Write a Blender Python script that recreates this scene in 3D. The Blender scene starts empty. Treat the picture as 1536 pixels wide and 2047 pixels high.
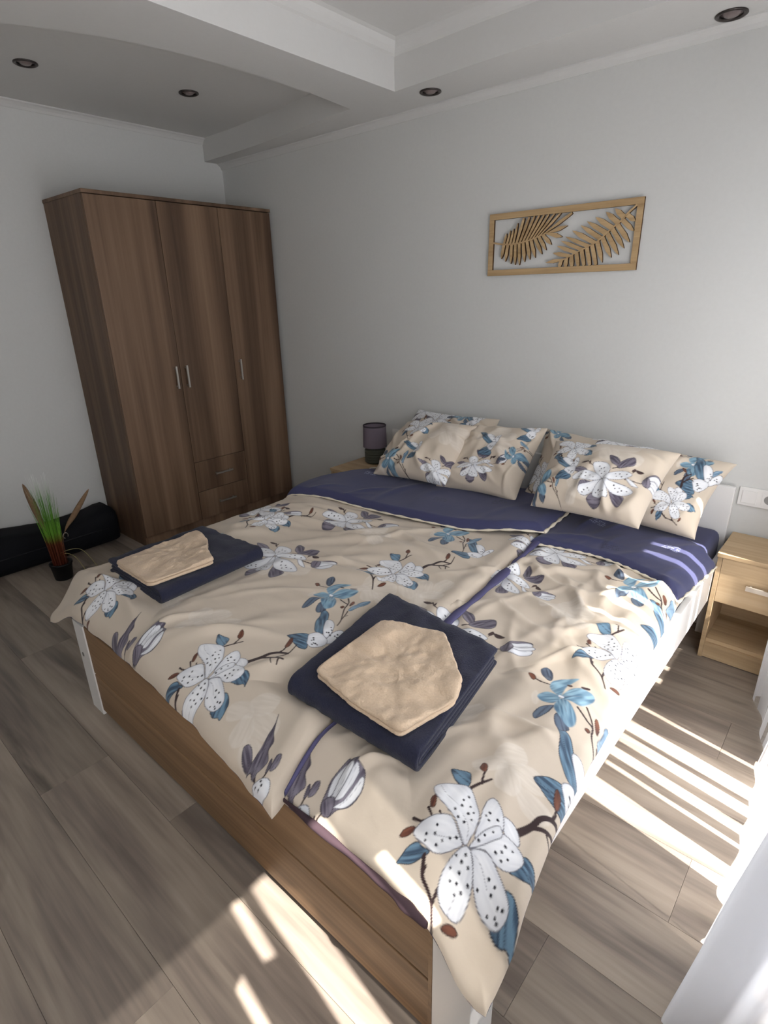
import bpy, bmesh, math, random
import numpy as np
from mathutils import Vector, Matrix

# ------------------------------------------------------------------ camera, sky, sun, exposure
S = bpy.context.scene
C = S.collection
camd = bpy.data.cameras.new('camera'); cam = bpy.data.objects.new('camera', camd); C.objects.link(cam)
camd.sensor_fit = 'HORIZONTAL'; camd.sensor_width = 36.0; camd.lens = 36.0 * 1121.41 / 1536.0
camd.clip_start = 0.02
_r = Vector((0.75438606, 0.65610377, -0.02072468)); _u = Vector((-0.22297981, 0.28582041, 0.93197999)); _f = Vector((-0.61739912, 0.69845153, -0.36191683))
cam.matrix_world = Matrix(((_r.x, _u.x, -_f.x, 3.8142), (_r.y, _u.y, -_f.y, -2.6832), (_r.z, _u.z, -_f.z, 1.4792), (0, 0, 0, 1)))
S.camera = cam

w = bpy.data.worlds.new('sky'); S.world = w; w.use_nodes = True
bg = w.node_tree.nodes['Background']; bg.inputs[0].default_value = (0.95, 0.97, 1.0, 1); bg.inputs[1].default_value = 9.5

sund = bpy.data.lights.new('sun', 'SUN'); sund.energy = 52.0; sund.angle = math.radians(0.6); sund.color = (1.0, 0.95, 0.88)
sun = bpy.data.objects.new('sun', sund); C.objects.link(sun)
SUN = Vector((-1.0, 0.14, -1.62)).normalized()
sun.rotation_euler = SUN.to_track_quat('-Z', 'Y').to_euler(); sun.location = (6, -2, 5)

def portal(y0, y1, z0, z1):
    l = bpy.data.lights.new('sky_portal', 'AREA'); l.shape = 'RECTANGLE'; l.size = y1 - y0; l.size_y = z1 - z0; l.cycles.is_portal = True
    o = bpy.data.objects.new('sky_portal', l); C.objects.link(o); o.location = (4.12, (y0 + y1) / 2, (z0 + z1) / 2)
    o.matrix_world = Matrix.Translation(o.location) @ Matrix(((0, 0, 1, 0), (1, 0, 0, 0), (0, 1, 0, 0), (0, 0, 0, 1)))
OPEN = [(-0.74, -0.32, 0.95, 1.96), (-1.70, -0.80, 0.06, 1.96), (-3.70, -2.10, 0.95, 2.12)]
for a in OPEN: portal(*a)

vs = S.view_settings
vs.view_transform = 'Standard'; vs.look = 'None'; vs.gamma = 1.0; vs.use_curve_mapping = False
vs.exposure = -0.78
S.cycles.use_denoising = True
S.cycles.max_bounces = 14; S.cycles.diffuse_bounces = 8; S.cycles.transparent_max_bounces = 24
S.cycles.sample_clamp_indirect = 12.0

# ------------------------------------------------------------------ helpers
rnd = random.Random(7); NP = np.random.RandomState(11)
def lin(r, g, b):
    f = lambda c: (c / 12.92 if c <= .04045 else ((c + .055) / 1.055) ** 2.4)
    return (f(r / 255), f(g / 255), f(b / 255), 1.0)

def link(o, parent=None):
    C.objects.link(o)
    if parent: o.parent = parent
    return o
def tag(o, label=None, cat=None, group=None, kind=None):
    if label: o['label'] = label
    if cat: o['category'] = cat
    if group: o['group'] = group
    if kind: o['kind'] = kind
    return o
def thing(name, label, cat, loc=(0, 0, 0), group=None):
    o = bpy.data.objects.new(name, None); o.empty_display_size = .05; o.location = loc; link(o)
    return tag(o, label, cat, group)
def offset_of(parent):
    v = Vector((0, 0, 0))
    while parent: v += parent.location; parent = parent.parent
    return v
def mesh_obj(name, verts, faces, mat, parent=None, smooth=False):
    off = offset_of(parent)
    me = bpy.data.meshes.new(name)
    me.from_pydata([(v[0] - off.x, v[1] - off.y, v[2] - off.z) for v in verts], [], faces)
    me.update()
    if smooth: me.polygons.foreach_set('use_smooth', [True] * len(me.polygons))
    me.materials.append(mat)
    return link(bpy.data.objects.new(name, me), parent)
def bm_obj(name, bm, mat, parent=None, smooth=False):
    off = offset_of(parent)
    bmesh.ops.translate(bm, verts=bm.verts, vec=-off)
    bmesh.ops.recalc_face_normals(bm, faces=bm.faces)
    me = bpy.data.meshes.new(name); bm.to_mesh(me); bm.free()
    if smooth: me.polygons.foreach_set('use_smooth', [True] * len(me.polygons))
    me.materials.append(mat)
    return link(bpy.data.objects.new(name, me), parent)
def add_box(bm, x0, x1, y0, y1, z0, z1, bev=0.0, seg=2):
    r = bmesh.ops.create_cube(bm, size=1.0); vs_ = r['verts']
    for v in vs_: v.co = Vector((x0 + (v.co.x + .5) * (x1 - x0), y0 + (v.co.y + .5) * (y1 - y0), z0 + (v.co.z + .5) * (z1 - z0)))
    if bev > 0:
        es = list({e for v in vs_ for e in v.link_edges})
        bmesh.ops.bevel(bm, geom=es, offset=bev, segments=seg, affect='EDGES', profile=.6)
def box(name, x0, x1, y0, y1, z0, z1, mat, parent=None, bev=0.0015):
    bm = bmesh.new(); add_box(bm, x0, x1, y0, y1, z0, z1, bev); return bm_obj(name, bm, mat, parent)
def lathe(name, prof, cx, cy, mat, parent=None, n=32, smooth=True, caps=True):
    V = []; F = []
    for r, z in prof:
        for k in range(n): a = 2 * math.pi * k / n; V.append((cx + r * math.cos(a), cy + r * math.sin(a), z))
    for i in range(len(prof) - 1):
        for k in range(n): F.append((i * n + k, i * n + (k + 1) % n, (i + 1) * n + (k + 1) % n, (i + 1) * n + k))
    if caps: F.append(tuple(range(n - 1, -1, -1))); F.append(tuple((len(prof) - 1) * n + k for k in range(n)))
    return mesh_obj(name, V, F, mat, parent, smooth)
def tube(name, pts, r, mat, parent=None, n=8):
    V = []; F = []; P = [Vector(p) for p in pts]
    R = r if isinstance(r, (list, tuple)) else [r] * len(P)
    for i, p in enumerate(P):
        t = (P[min(i + 1, len(P) - 1)] - P[max(i - 1, 0)]).normalized()
        a = t.orthogonal().normalized(); b = t.cross(a)
        if i and (prev_a.dot(a) < .9):
            a = (prev_a - t * prev_a.dot(t)).normalized(); b = t.cross(a)
        prev_a = a
        for k in range(n): q = 2 * math.pi * k / n; V.append(p + (a * math.cos(q) + b * math.sin(q)) * R[i])
    for i in range(len(P) - 1):
        for k in range(n): F.append((i * n + k, i * n + (k + 1) % n, (i + 1) * n + (k + 1) % n, (i + 1) * n + k))
    F.append(tuple(range(n - 1, -1, -1))); F.append(tuple((len(P) - 1) * n + k for k in range(n)))
    return mesh_obj(name, V, F, mat, parent, True)
def catmull(pts, n, closed=False):
    P = np.array(pts, float); m = len(P); out = []
    rng = range(m) if closed else range(m - 1)
    for i in rng:
        if closed: p0, p1, p2, p3 = P[(i - 1) % m], P[i], P[(i + 1) % m], P[(i + 2) % m]
        else: p0, p1, p2, p3 = P[max(i - 1, 0)], P[i], P[i + 1], P[min(i + 2, m - 1)]
        for k in range(n):
            t = k / n
            out.append(.5 * ((2 * p1) + (-p0 + p2) * t + (2 * p0 - 5 * p1 + 4 * p2 - p3) * t * t + (-p0 + 3 * p1 - 3 * p2 + p3) * t ** 3))
    if not closed: out.append(P[-1])
    return np.array(out)
def sm(t): t = np.clip(t, 0, 1); return t * t * (3 - 2 * t)
_lat = NP.rand(257, 257)
def vnoise(x, y, s, seed=0):
    x = np.asarray(x, float) / s + seed * 17.31; y = np.asarray(y, float) / s + seed * 9.73
    xi = np.floor(x).astype(int); yi = np.floor(y).astype(int); fx = x - xi; fy = y - yi
    fx = fx ** 3 * (fx * (6 * fx - 15) + 10); fy = fy ** 3 * (fy * (6 * fy - 15) + 10)
    g = lambda i, j: _lat[i % 256, j % 256]
    return (g(xi, yi) * (1 - fx) + g(xi + 1, yi) * fx) * (1 - fy) + (g(xi, yi + 1) * (1 - fx) + g(xi + 1, yi + 1) * fx) * fy - .5
def grid_obj(name, X, Y, Z, mat, parent=None, col=None, extra_mats=(), matidx=None):
    nt, ns = X.shape; off = offset_of(parent)
    co = np.stack([X - off.x, Y - off.y, Z - off.z], -1).reshape(-1, 3).astype(np.float32)
    i = (np.arange(nt - 1)[:, None] * ns + np.arange(ns - 1)[None, :]).ravel()
    q = np.stack([i, i + 1, i + ns + 1, i + ns], -1).astype(np.int32)
    me = bpy.data.meshes.new(name)
    me.vertices.add(len(co)); me.vertices.foreach_set('co', co.ravel())
    me.loops.add(q.size); me.loops.foreach_set('vertex_index', q.ravel())
    me.polygons.add(len(q)); me.polygons.foreach_set('loop_start', np.arange(0, q.size, 4, dtype=np.int32))
    me.update(calc_edges=True)
    me.polygons.foreach_set('use_smooth', np.ones(len(q), bool))
    me.materials.append(mat)
    for m in extra_mats: me.materials.append(m)
    if matidx is not None: me.polygons.foreach_set('material_index', matidx.astype(np.int32).ravel())
    if col is not None:
        a = me.color_attributes.new('print', 'FLOAT_COLOR', 'POINT')
        a.data.foreach_set('color', np.concatenate([col.reshape(-1, 3), np.ones((len(co), 1))], 1).astype(np.float32).ravel())
    return link(bpy.data.objects.new(name, me), parent)

# ------------------------------------------------------------------ materials
def mat_new(name, rough=.6, spec=.3):
    m = bpy.data.materials.new(name); m.use_nodes = True; nt = m.node_tree; b = nt.nodes['Principled BSDF']
    b.inputs['Roughness'].default_value = rough; b.inputs['Specular IOR Level'].default_value = spec
    return m, nt, b
def plain(name, col, rough=.6, spec=.3, metal=0.0, noise=0.0, nscale=30, bump=0.0, sheen=0.0):
    m, nt, b = mat_new(name, rough, spec); b.inputs['Base Color'].default_value = col; b.inputs['Metallic'].default_value = metal
    if sheen: b.inputs['Sheen Weight'].default_value = sheen; b.inputs['Sheen Roughness'].default_value = .6
    if noise or bump:
        tc = nt.nodes.new('ShaderNodeTexCoord'); n = nt.nodes.new('ShaderNodeTexNoise'); n.inputs['Scale'].default_value = nscale; n.inputs['Detail'].default_value = 5
        nt.links.new(tc.outputs['Object'], n.inputs['Vector'])
        if noise:
            mx = nt.nodes.new('ShaderNodeMix'); mx.data_type = 'RGBA'; mx.inputs[6].default_value = tuple(c * (1 - noise) for c in col[:3]) + (1,); mx.inputs[7].default_value = tuple(min(1, c * (1 + noise)) for c in col[:3]) + (1,)
            nt.links.new(n.outputs['Fac'], mx.inputs[0]); nt.links.new(mx.outputs[2], b.inputs['Base Color'])
        if bump:
            bp = nt.nodes.new('ShaderNodeBump'); bp.inputs['Strength'].default_value = bump; bp.inputs['Distance'].default_value = .002
            nt.links.new(n.outputs['Fac'], bp.inputs['Height']); nt.links.new(bp.outputs[0], b.inputs['Normal'])
    return m
def wood(name, stops, axis='Z', band=9.0, fine=70.0, stretch=.06, rough=.5, spec=.3, knots=0.0, bump=.15, mixf=.32):
    """plank grain that runs along one axis; each object gets its own cut of the grain"""
    m, nt, b = mat_new(name, rough, spec); N = nt.nodes.new; L = nt.links.new
    tc = N('ShaderNodeTexCoord'); oi = N('ShaderNodeObjectInfo'); mul = N('ShaderNodeVectorMath'); mul.operation = 'MULTIPLY_ADD'
    cmb = N('ShaderNodeCombineXYZ')
    for k in range(3): L(oi.outputs['Random'], cmb.inputs[k])
    L(cmb.outputs[0], mul.inputs[0]); mul.inputs[1].default_value = (37, 53, 71); L(tc.outputs['Object'], mul.inputs[2])
    def noise(sc, detail, dist=0.0, st=stretch):
        mp = N('ShaderNodeMapping'); s = [sc, sc, sc]; s['XYZ'.index(axis)] = sc * st; mp.inputs['Scale'].default_value = s
        L(mul.outputs[0], mp.inputs[0]); n = N('ShaderNodeTexNoise'); n.inputs['Scale'].default_value = 1.0; n.inputs['Detail'].default_value = detail; n.inputs['Distortion'].default_value = dist
        L(mp.outputs[0], n.inputs['Vector']); return n
    a = noise(band, 3, .6); f = noise(fine, 6, .2, stretch * .5)
    mx = N('ShaderNodeMix'); mx.inputs[0].default_value = mixf; L(a.outputs['Fac'], mx.inputs[2]); L(f.outputs['Fac'], mx.inputs[3])
    cr = N('ShaderNodeValToRGB'); L(mx.outputs[0], cr.inputs[0]); el = cr.color_ramp.elements
    while len(el) < len(stops): el.new(.5)
    for e, (p, c) in zip(el, stops): e.position = p; e.color = c
    out = cr.outputs[0]
    if knots:
        k = noise(5.0, 4, 1.2, .2); kr = N('ShaderNodeValToRGB'); kr.color_ramp.elements[0].position = .60; kr.color_ramp.elements[0].color = (1, 1, 1, 1)
        kr.color_ramp.elements[1].position = .74; kr.color_ramp.elements[1].color = (1 - knots, 1 - knots, 1 - knots, 1); L(k.outputs['Fac'], kr.inputs[0])
        m2 = N('ShaderNodeMix'); m2.data_type = 'RGBA'; m2.blend_type = 'MULTIPLY'; m2.inputs[0].default_value = 1; L(out, m2.inputs[6]); L(kr.outputs[0], m2.inputs[7]); out = m2.outputs[2]
        v = N('ShaderNodeMapRange'); L(oi.outputs['Random'], v.inputs[0]); v.inputs[3].default_value = .86; v.inputs[4].default_value = 1.12
        m3 = N('ShaderNodeVectorMath'); m3.operation = 'SCALE'; L(out, m3.inputs[0]); L(v.outputs[0], m3.inputs['Scale']); out = m3.outputs[0]
    L(out, b.inputs['Base Color'])
    bp = N('ShaderNodeBump'); bp.inputs['Strength'].default_value = bump; bp.inputs['Distance'].default_value = .001; L(f.outputs['Fac'], bp.inputs['Height']); L(bp.outputs[0], b.inputs['Normal'])
    return m
def cloth_print(name):
    m, nt, b = mat_new(name, .75, .2); a = nt.nodes.new('ShaderNodeAttribute'); a.attribute_name = 'print'
    nt.links.new(a.outputs['Color'], b.inputs['Base Color']); b.inputs['Sheen Weight'].default_value = .15
    tc = nt.nodes.new('ShaderNodeTexCoord'); n = nt.nodes.new('ShaderNodeTexNoise'); n.inputs['Scale'].default_value = 22; n.inputs['Detail'].default_value = 4
    bp = nt.nodes.new('ShaderNodeBump'); bp.inputs['Strength'].default_value = .22; bp.inputs['Distance'].default_value = .006
    nt.links.new(tc.outputs['Object'], n.inputs['Vector']); nt.links.new(n.outputs['Fac'], bp.inputs['Height']); nt.links.new(bp.outputs[0], b.inputs['Normal'])
    return m
def curtain_mat(name, clear, col):
    m = bpy.data.materials.new(name); m.use_nodes = True; nt = m.node_tree; nt.nodes.clear(); N = nt.nodes.new; L = nt.links.new
    d = N('ShaderNodeBsdfDiffuse'); d.inputs[0].default_value = col; t = N('ShaderNodeBsdfTranslucent'); t.inputs[0].default_value = col
    a = N('ShaderNodeMixShader'); a.inputs[0].default_value = .62; L(d.outputs[0], a.inputs[1]); L(t.outputs[0], a.inputs[2])
    tr = N('ShaderNodeBsdfTransparent'); x = N('ShaderNodeMixShader'); x.inputs[0].default_value = clear; L(a.outputs[0], x.inputs[1]); L(tr.outputs[0], x.inputs[2])
    o = N('ShaderNodeOutputMaterial'); L(x.outputs[0], o.inputs[0]); return m

M_WALL = plain('wall_paint', lin(206, 206, 204), .85, .2, noise=.03, nscale=60, bump=.12)
M_CEIL = plain('ceiling_paint', lin(206, 205, 203), .9, .2, noise=.02, nscale=60, bump=.08)
M_WHITE = plain('white_lacquer', lin(228, 226, 224), .35, .4)
M_PLASTIC = plain('white_plastic', lin(226, 224, 222), .4, .4)
M_GAPSHADE = plain('painted_gap_shade', lin(22, 20, 20), .8)
M_PLANK = wood('laminate', [(.26, lin(92, 83, 77)), (.42, lin(123, 112, 103)), (.55, lin(145, 133, 121)), (.74, lin(166, 153, 140))], 'X', 9, 60, .12, .42, .35, knots=.5)
M_JOINT = plain('floor_joint', lin(88, 78, 70), .8)
M_WARD = wood('truffle_oak', [(.30, lin(70, 52, 41)), (.45, lin(96, 75, 59)), (.56, lin(116, 92, 73)), (.72, lin(136, 111, 90))], 'Z', 7, 60, .045, .5, .3, mixf=.2)
M_FOOT = wood('footboard_oak', [(.30, lin(104, 80, 58)), (.46, lin(134, 106, 78)), (.58, lin(152, 122, 92)), (.74, lin(170, 140, 108))], 'X', 9, 80, .05, .5, .3)
M_OAK = wood('light_oak', [(.30, lin(150, 126, 96)), (.45, lin(172, 147, 114)), (.58, lin(185, 160, 127)), (.74, lin(196, 172, 140))], 'X', 10, 90, .06, .5, .3)
M_PICT = wood('carved_wood', [(.30, lin(150, 122, 88)), (.5, lin(178, 150, 112)), (.7, lin(196, 168, 130))], 'X', 20, 120, .08, .6, .2)
M_METAL = plain('brushed_metal', lin(200, 196, 190), .35, .5, metal=.85)
M_PRINT = cloth_print('floral_cotton')
M_NAVYPRINT = cloth_print('navy_cotton')
NAVY = lin(58, 60, 92)
M_NAVY = plain('navy_fabric', NAVY, .8, .2, bump=.15, nscale=25, sheen=.1)
M_TOWNAVY = plain('navy_terry', lin(38, 40, 58), .95, .1, noise=.3, nscale=220, bump=1.0, sheen=.10)
M_TOWBEIGE = plain('beige_terry', lin(200, 177, 152), .95, .1, noise=.16, nscale=190, bump=1.0, sheen=.15)
M_CREAM = plain('cream_piping', lin(214, 204, 186), .8, .2)
M_BAG = plain('black_nylon', lin(17, 18, 22), .75, .15, bump=.4, nscale=14)
M_POT = plain('black_pot', lin(18, 18, 19), .5, .3)
M_SHADE = plain('lamp_shade_cloth', lin(112, 102, 112), .9, .1, bump=.2, nscale=200)
M_LBASE = plain('olive_ceramic', lin(66, 68, 58), .55, .4, noise=.1, nscale=12)
M_DENSE = curtain_mat('curtain_dense', .06, (.82, .83, .86, 1)); M_SHEER = curtain_mat('curtain_sheer', .80, (.86, .88, .92, 1))

# ------------------------------------------------------------------ room shell
RX, RY, ZS = 4.0, -4.2, 2.345
fl = box('floor', 0, RX + .2, RY, 0, -.06, -.006, M_JOINT, bev=0); tag(fl, kind='structure')
PW, PL = .22, 1.28
joint_at = {-3: 3.68, 0: 3.713, 3: 2.48, 4: 2.07, 5: 2.89}
plank_mesh = None
for r in range(-7, 13):
    y1 = -1.31 - .22 * r; y0 = y1 - PW
    y1c, y0c = min(y1, 0), max(y0, RY)
    if y1c - y0c < .02: continue
    j = joint_at.get(r, (r * .47) % PL); x = j - PL * math.ceil(j / PL)
    while x < RX + .1:
        a, b_ = max(x, 0) + .0003, min(x + PL, RX + .15) - .0003
        if b_ - a > .03:
            full = abs((b_ - a) - (PL - .0006)) < 1e-6 and abs((y1c - y0c) - PW) < 1e-6
            if full and plank_mesh:
                o = bpy.data.objects.new('plank', plank_mesh); link(o, fl)
            else:
                bm = bmesh.new(); add_box(bm, -(b_ - a) / 2, (b_ - a) / 2, -(y1c - y0c) / 2 + .0003, (y1c - y0c) / 2 - .0003, -.006, 0, .0005, 1)
                o = bm_obj('plank', bm, M_PLANK); o.parent = fl
                if full: plank_mesh = o.data
            o.location = ((a + b_) / 2, (y0c + y1c) / 2, 0)
        x += PL
tag(box('wall_left', -.15, 0, RY, 0, -.05, 2.75, M_WALL, bev=0), kind='structure')
tag(box('wall_back', -.15, RX + .15, 0, .15, -.05, 2.75, M_WALL, bev=0), kind='structure')
tag(box('wall_front', -.15, RX + .15, RY - .15, RY, -.05, 2.75, M_WALL, bev=0), kind='structure')
bm = bmesh.new()
ys = [RY, -3.70, -2.10, -1.70, -.80, -.74, -.32, 0.0]
for a, b_ in zip(ys[:-1], ys[1:]):
    op = [o for o in OPEN if abs(o[0] - a) < 1e-6]
    if op:
        add_box(bm, RX, RX + .15, a, b_, -.05, op[0][2]); add_box(bm, RX, RX + .15, a, b_, op[0][3], 2.75)
    else: add_box(bm, RX, RX + .15, a, b_, -.05, 2.75)
tag(bm_obj('wall_right', bm, M_WALL), kind='structure')
M_PANE = bpy.data.materials.new('window_glass'); M_PANE.use_nodes = True
_n = M_PANE.node_tree; _n.nodes.clear(); _t = _n.nodes.new('ShaderNodeBsdfTransparent'); _g = _n.nodes.new('ShaderNodeBsdfGlossy'); _g.inputs['Roughness'].default_value = .02
_x = _n.nodes.new('ShaderNodeMixShader'); _x.inputs[0].default_value = .04; _o = _n.nodes.new('ShaderNodeOutputMaterial')
_n.links.new(_t.outputs[0], _x.inputs[1]); _n.links.new(_g.outputs[0], _x.inputs[2]); _n.links.new(_x.outputs[0], _o.inputs[0])
for nm, (a, b_, z0, z1) in zip(('window_1', 'door_1', 'window_2'), OPEN):
    bm = bmesh.new(); t = .035
    add_box(bm, 4.05, 4.11, a, b_, z0, z0 + t); add_box(bm, 4.05, 4.11, a, b_, z1 - t, z1)
    add_box(bm, 4.05, 4.11, a, a + t, z0 + t, z1 - t); add_box(bm, 4.05, 4.11, b_ - t, b_, z0 + t, z1 - t)
    f = bm_obj(nm, bm, M_WHITE); tag(f, kind='structure')
    box('pane', 4.077, 4.083, a + t, b_ - t, z0 + t, z1 - t, M_PANE, f, bev=0)

# ceiling: dropped soffit with a raised bay over the wardrobe and a coved bay over the bed
edge = [(0, -.135), (.30, -.14), (.70, -.165), (1.08, -.215), (1.505, -.26), (1.535, -.5), (1.552, -.771), (1.541, -1.13), (1.492, -1.404), (1.426, -1.583), (1.342, -1.756), (1.15, -2.1), (.85, -2.5), (.4, -2.9), (0, -3.1)]
edge = [edge[0]] + [tuple(p) for p in catmull(edge[1:4] + [edge[4]], 4)] + [tuple(p) for p in catmull(edge[4:], 5)][1:]
bayr = [(1.83, -.30), (2.3, -.325), (2.9, -.335), (3.70, -.33), (3.70, -3.9), (1.83, -3.9)]
bm = bmesh.new()
def loop(pts, z): return [bm.verts.new((p[0], p[1], z)) for p in pts]
def edges_of(vs_, closed=True): return [bm.edges.new((vs_[i], vs_[(i + 1) % len(vs_)])) for i in range(len(vs_) if closed else len(vs_) - 1)]
vo = loop([(0, 0), (RX, 0), (RX, RY), (0, RY)] + edge[::-1], ZS); vi = loop(bayr, ZS)
bmesh.ops.triangle_fill(bm, edges=edges_of(vo) + edges_of(vi), use_beauty=True)
def skirt(a, b_, closed=True):
    n = len(a)
    for i in range(n if closed else n - 1): bm.faces.new((a[i], a[(i + 1) % n], b_[(i + 1) % n], b_[i]))
ZL = 2.478
bot = loop(edge, ZS); top = loop(edge, ZL); skirt(bot, top, False); bm.faces.new(top)
def inset(pts, d):
    cx = sum(p[0] for p in pts) / len(pts); out = []
    x0, x1 = min(p[0] for p in pts), max(p[0] for p in pts); y0, y1 = min(p[1] for p in pts), max(p[1] for p in pts)
    for x, y in pts:
        nx = x + d if x < x0 + .01 else (x - d if x > x1 - .01 else x); ny = y - d if y > y0 + .5 else y + d
        out.append((nx, ny))
    return out
prev = loop(bayr, ZS)
for z, d in ((2.475, 0), (2.48, .012), (2.495, .028), (2.515, .04), (2.52, .06)):
    nx = loop(inset(bayr, d), z); skirt(prev, nx); prev = nx
bm.faces.new(prev)
me_c = bm_obj('ceiling', bm, M_CEIL); tag(me_c, kind='structure')
light_block = box('light_block_slab', -.15, RX + .15, RY - .15, .15, 2.75, 2.85, M_CEIL, me_c, bev=0)  # unseen slab over the ceiling, added to block light from above
def cornice(name, pts):           # small plaster cove under a soffit
    V = []; F = []; prof = [(0, -.035), (.006, -.035), (.012, -.022), (.022, -.012), (.035, -.006), (.035, 0)]
    for (x, y, z, nx, ny) in pts:
        for d, h in prof: V.append((x + nx * d, y + ny * d, z + h))
    k = len(prof)
    for i in range(len(pts) - 1):
        for j in range(k - 1): F.append((i * k + j, i * k + j + 1, (i + 1) * k + j + 1, (i + 1) * k + j))
    tag(mesh_obj(name, V, F, M_CEIL), kind='structure')
cornice('trim_1', [(0, 0, ZS, 0, -1), (RX, 0, ZS, 0, -1)])
cornice('trim_2', [(0, -.135, ZL, 1, 0), (0, -3.1, ZL, 1, 0)])
tag(box('baseboard_back', 0, 3.44, -.012, 0, 0, .05, M_WHITE), kind='structure')
tag(box('baseboard_left', 0, .012, RY, -1.24, 0, .05, M_WHITE), kind='structure')

# ------------------------------------------------------------------ recessed spotlights
M_RIM = plain('dark_chrome', lin(70, 64, 62), .4, .5, metal=.6); M_BULB = plain('halogen_bulb', lin(120, 108, 106), .25, .5)
for (x, y, z, lb) in ((1.949, -.185, ZS, 'dark round spotlight in the soffit above the pillows, near the beam corner'), (3.15, -.085, ZS, 'dark round spotlight in the soffit above the leaf carving, by the window side'),
                      (.605, -1.409, ZL, 'dark round spotlight in the raised ceiling bay, away from the headboard wall'), (.757, -.687, ZL, 'dark round spotlight in the raised ceiling bay over the wardrobe front')):
    t = thing('spotlight', lb, 'spotlight', (x, y, z), 'recessed ceiling spotlights')
    lathe('rim', [(.050, z), (.051, z - .004), (.046, z - .007), (.038, z - .004), (.036, z - .0005), (.050, z - .0002)], x, y, M_RIM, t, caps=False)
    lathe('bulb', [(.036, z - .0008), (.024, z - .002), (.022, z - .006), (.012, z - .009)], x, y, M_BULB, t)

# ------------------------------------------------------------------ wardrobe
WD, Y0, Y1, DW, WH, PLZ = .514, -1.231, -.028, .401, 2.0155, .066
wr = thing('wardrobe', 'tall three-door wardrobe in dark brown oak with two small drawers', 'wardrobe', (WD / 2, (Y0 + Y1) / 2, 0))
bm = bmesh.new()
add_box(bm, .003, WD - .018, Y0, Y0 + .016, 0, WH - .018, .001); add_box(bm, .003, WD - .018, Y1 - .016, Y1, 0, WH - .018, .001)
add_box(bm, .003, .008, Y0 + .016, Y1 - .016, .02, WH - .018)
add_box(bm, .008, WD - .03, Y0 + .016, Y1 - .016, PLZ - .014, PLZ)
add_box(bm, .008, WD - .03, Y0 + DW - .008, Y0 + DW + .008, PLZ, WH - .018); add_box(bm, .008, WD - .03, Y0 + 2 * DW - .008, Y0 + 2 * DW + .008, PLZ, WH - .018)
bm_obj('carcass', bm, M_WARD, wr)
box('top_board', .003, WD + .004, Y0 - .003, Y1 + .003, WH - .018, WH, M_WARD, wr)
box('plinth', WD - .036, WD - .020, Y0 + .016, Y1 - .016, 0, PLZ - .002, M_WARD, wr)
def bar_handle(parent, p0, p1, out, mat=M_METAL, r=.0055):
    """square bar on two feet; out = direction away from the front"""
    p0, p1, out = Vector(p0), Vector(p1), Vector(out); d = (p1 - p0).normalized(); s = d.cross(out); bm = bmesh.new()
    def rod(a, b_, e1, e2, r1, r2):
        vs_ = [bm.verts.new(q + e1 * r1 * sx + e2 * r2 * sy) for q in (a, b_) for sx, sy in ((-1, -1), (1, -1), (1, 1), (-1, 1))]
        for f in ((0, 1, 2, 3), (7, 6, 5, 4), (0, 4, 5, 1), (1, 5, 6, 2), (2, 6, 7, 3), (3, 7, 4, 0)): bm.faces.new([vs_[i] for i in f])
    rod(p0 + out * .022, p1 + out * .022, s, out, r, .004)
    for t in (.1, .9):
        q = p0.lerp(p1, t); rod(q, q + out * .019, s, d, r * .8, .004)
    return bm_obj('handle', bm, mat, parent)
g = .0015; xd = WD - .017
DT = WH - .022
for k in range(3):
    a, b_ = Y0 + k * DW + g, Y0 + (k + 1) * DW - g
    z0 = PLZ if k != 1 else .467 + g
    d = box('door', xd, WD, a, b_, z0, DT, M_WARD, wr, .001)
    hy = b_ - .035 if k == 0 else a + .035
    h = bar_handle(d, (WD, hy, .958), (WD, hy, 1.092), (1, 0, 0)); h['label'] = 'slim brushed metal bar handle'
for z0, z1 in ((.261 + g, .467 - g), (PLZ, .261 - g)):
    d = box('drawer', xd, WD, Y0 + DW + g, Y0 + 2 * DW - g, z0, z1, M_WARD, wr, .001)
    zc = (z0 + z1) / 2; h = bar_handle(d, (WD, -.69, zc), (WD, -.555, zc), (1, 0, 0)); h['label'] = 'slim brushed metal bar handle'

# ------------------------------------------------------------------ nightstands
def nightstand(x0, x1, yf, yb, label):
    H = .489; t = .017
    n = thing('nightstand', label, 'nightstand', ((x0 + x1) / 2, (yf + yb) / 2, 0), 'light oak nightstands')
    box('side_panel', x0, x0 + t, yf, yb, 0, H - t, M_OAK, n); box('side_panel', x1 - t, x1, yf, yb, 0, H - t, M_OAK, n)
    box('top_board', x0 - .003, x1 + .003, yf - .006, yb, H - t, H, M_OAK, n)
    box('back_panel', x0 + t, x1 - t, yb - .008, yb, .06, H - t, M_OAK, n)
    box('shelf', x0 + t, x1 - t, yf + .012, yb - .008, .074, .091, M_OAK, n)
    box('plinth', x0 + t, x1 - t, yf + .001, yf + .017, .004, .0735, M_OAK, n)
    d = box('drawer', x0 + t + .001, x1 - t - .001, yf + .0005, yf + .20, .274, H - t - .002, M_OAK, n)
    h = bar_handle(d, ((x0 + x1) / 2 - .075, yf, .375), ((x0 + x1) / 2 + .075, yf, .375), (0, -1, 0), M_METAL, .009); h['label'] = 'pale flat metal bar handle'
    return n
nightstand(3.4765, 3.86, -.283, -.014, 'light oak nightstand with open shelf beside the window curtain')
nightstand(1.372, 1.735, -.405, -.014, 'light oak nightstand carrying the small table lamp')

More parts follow.
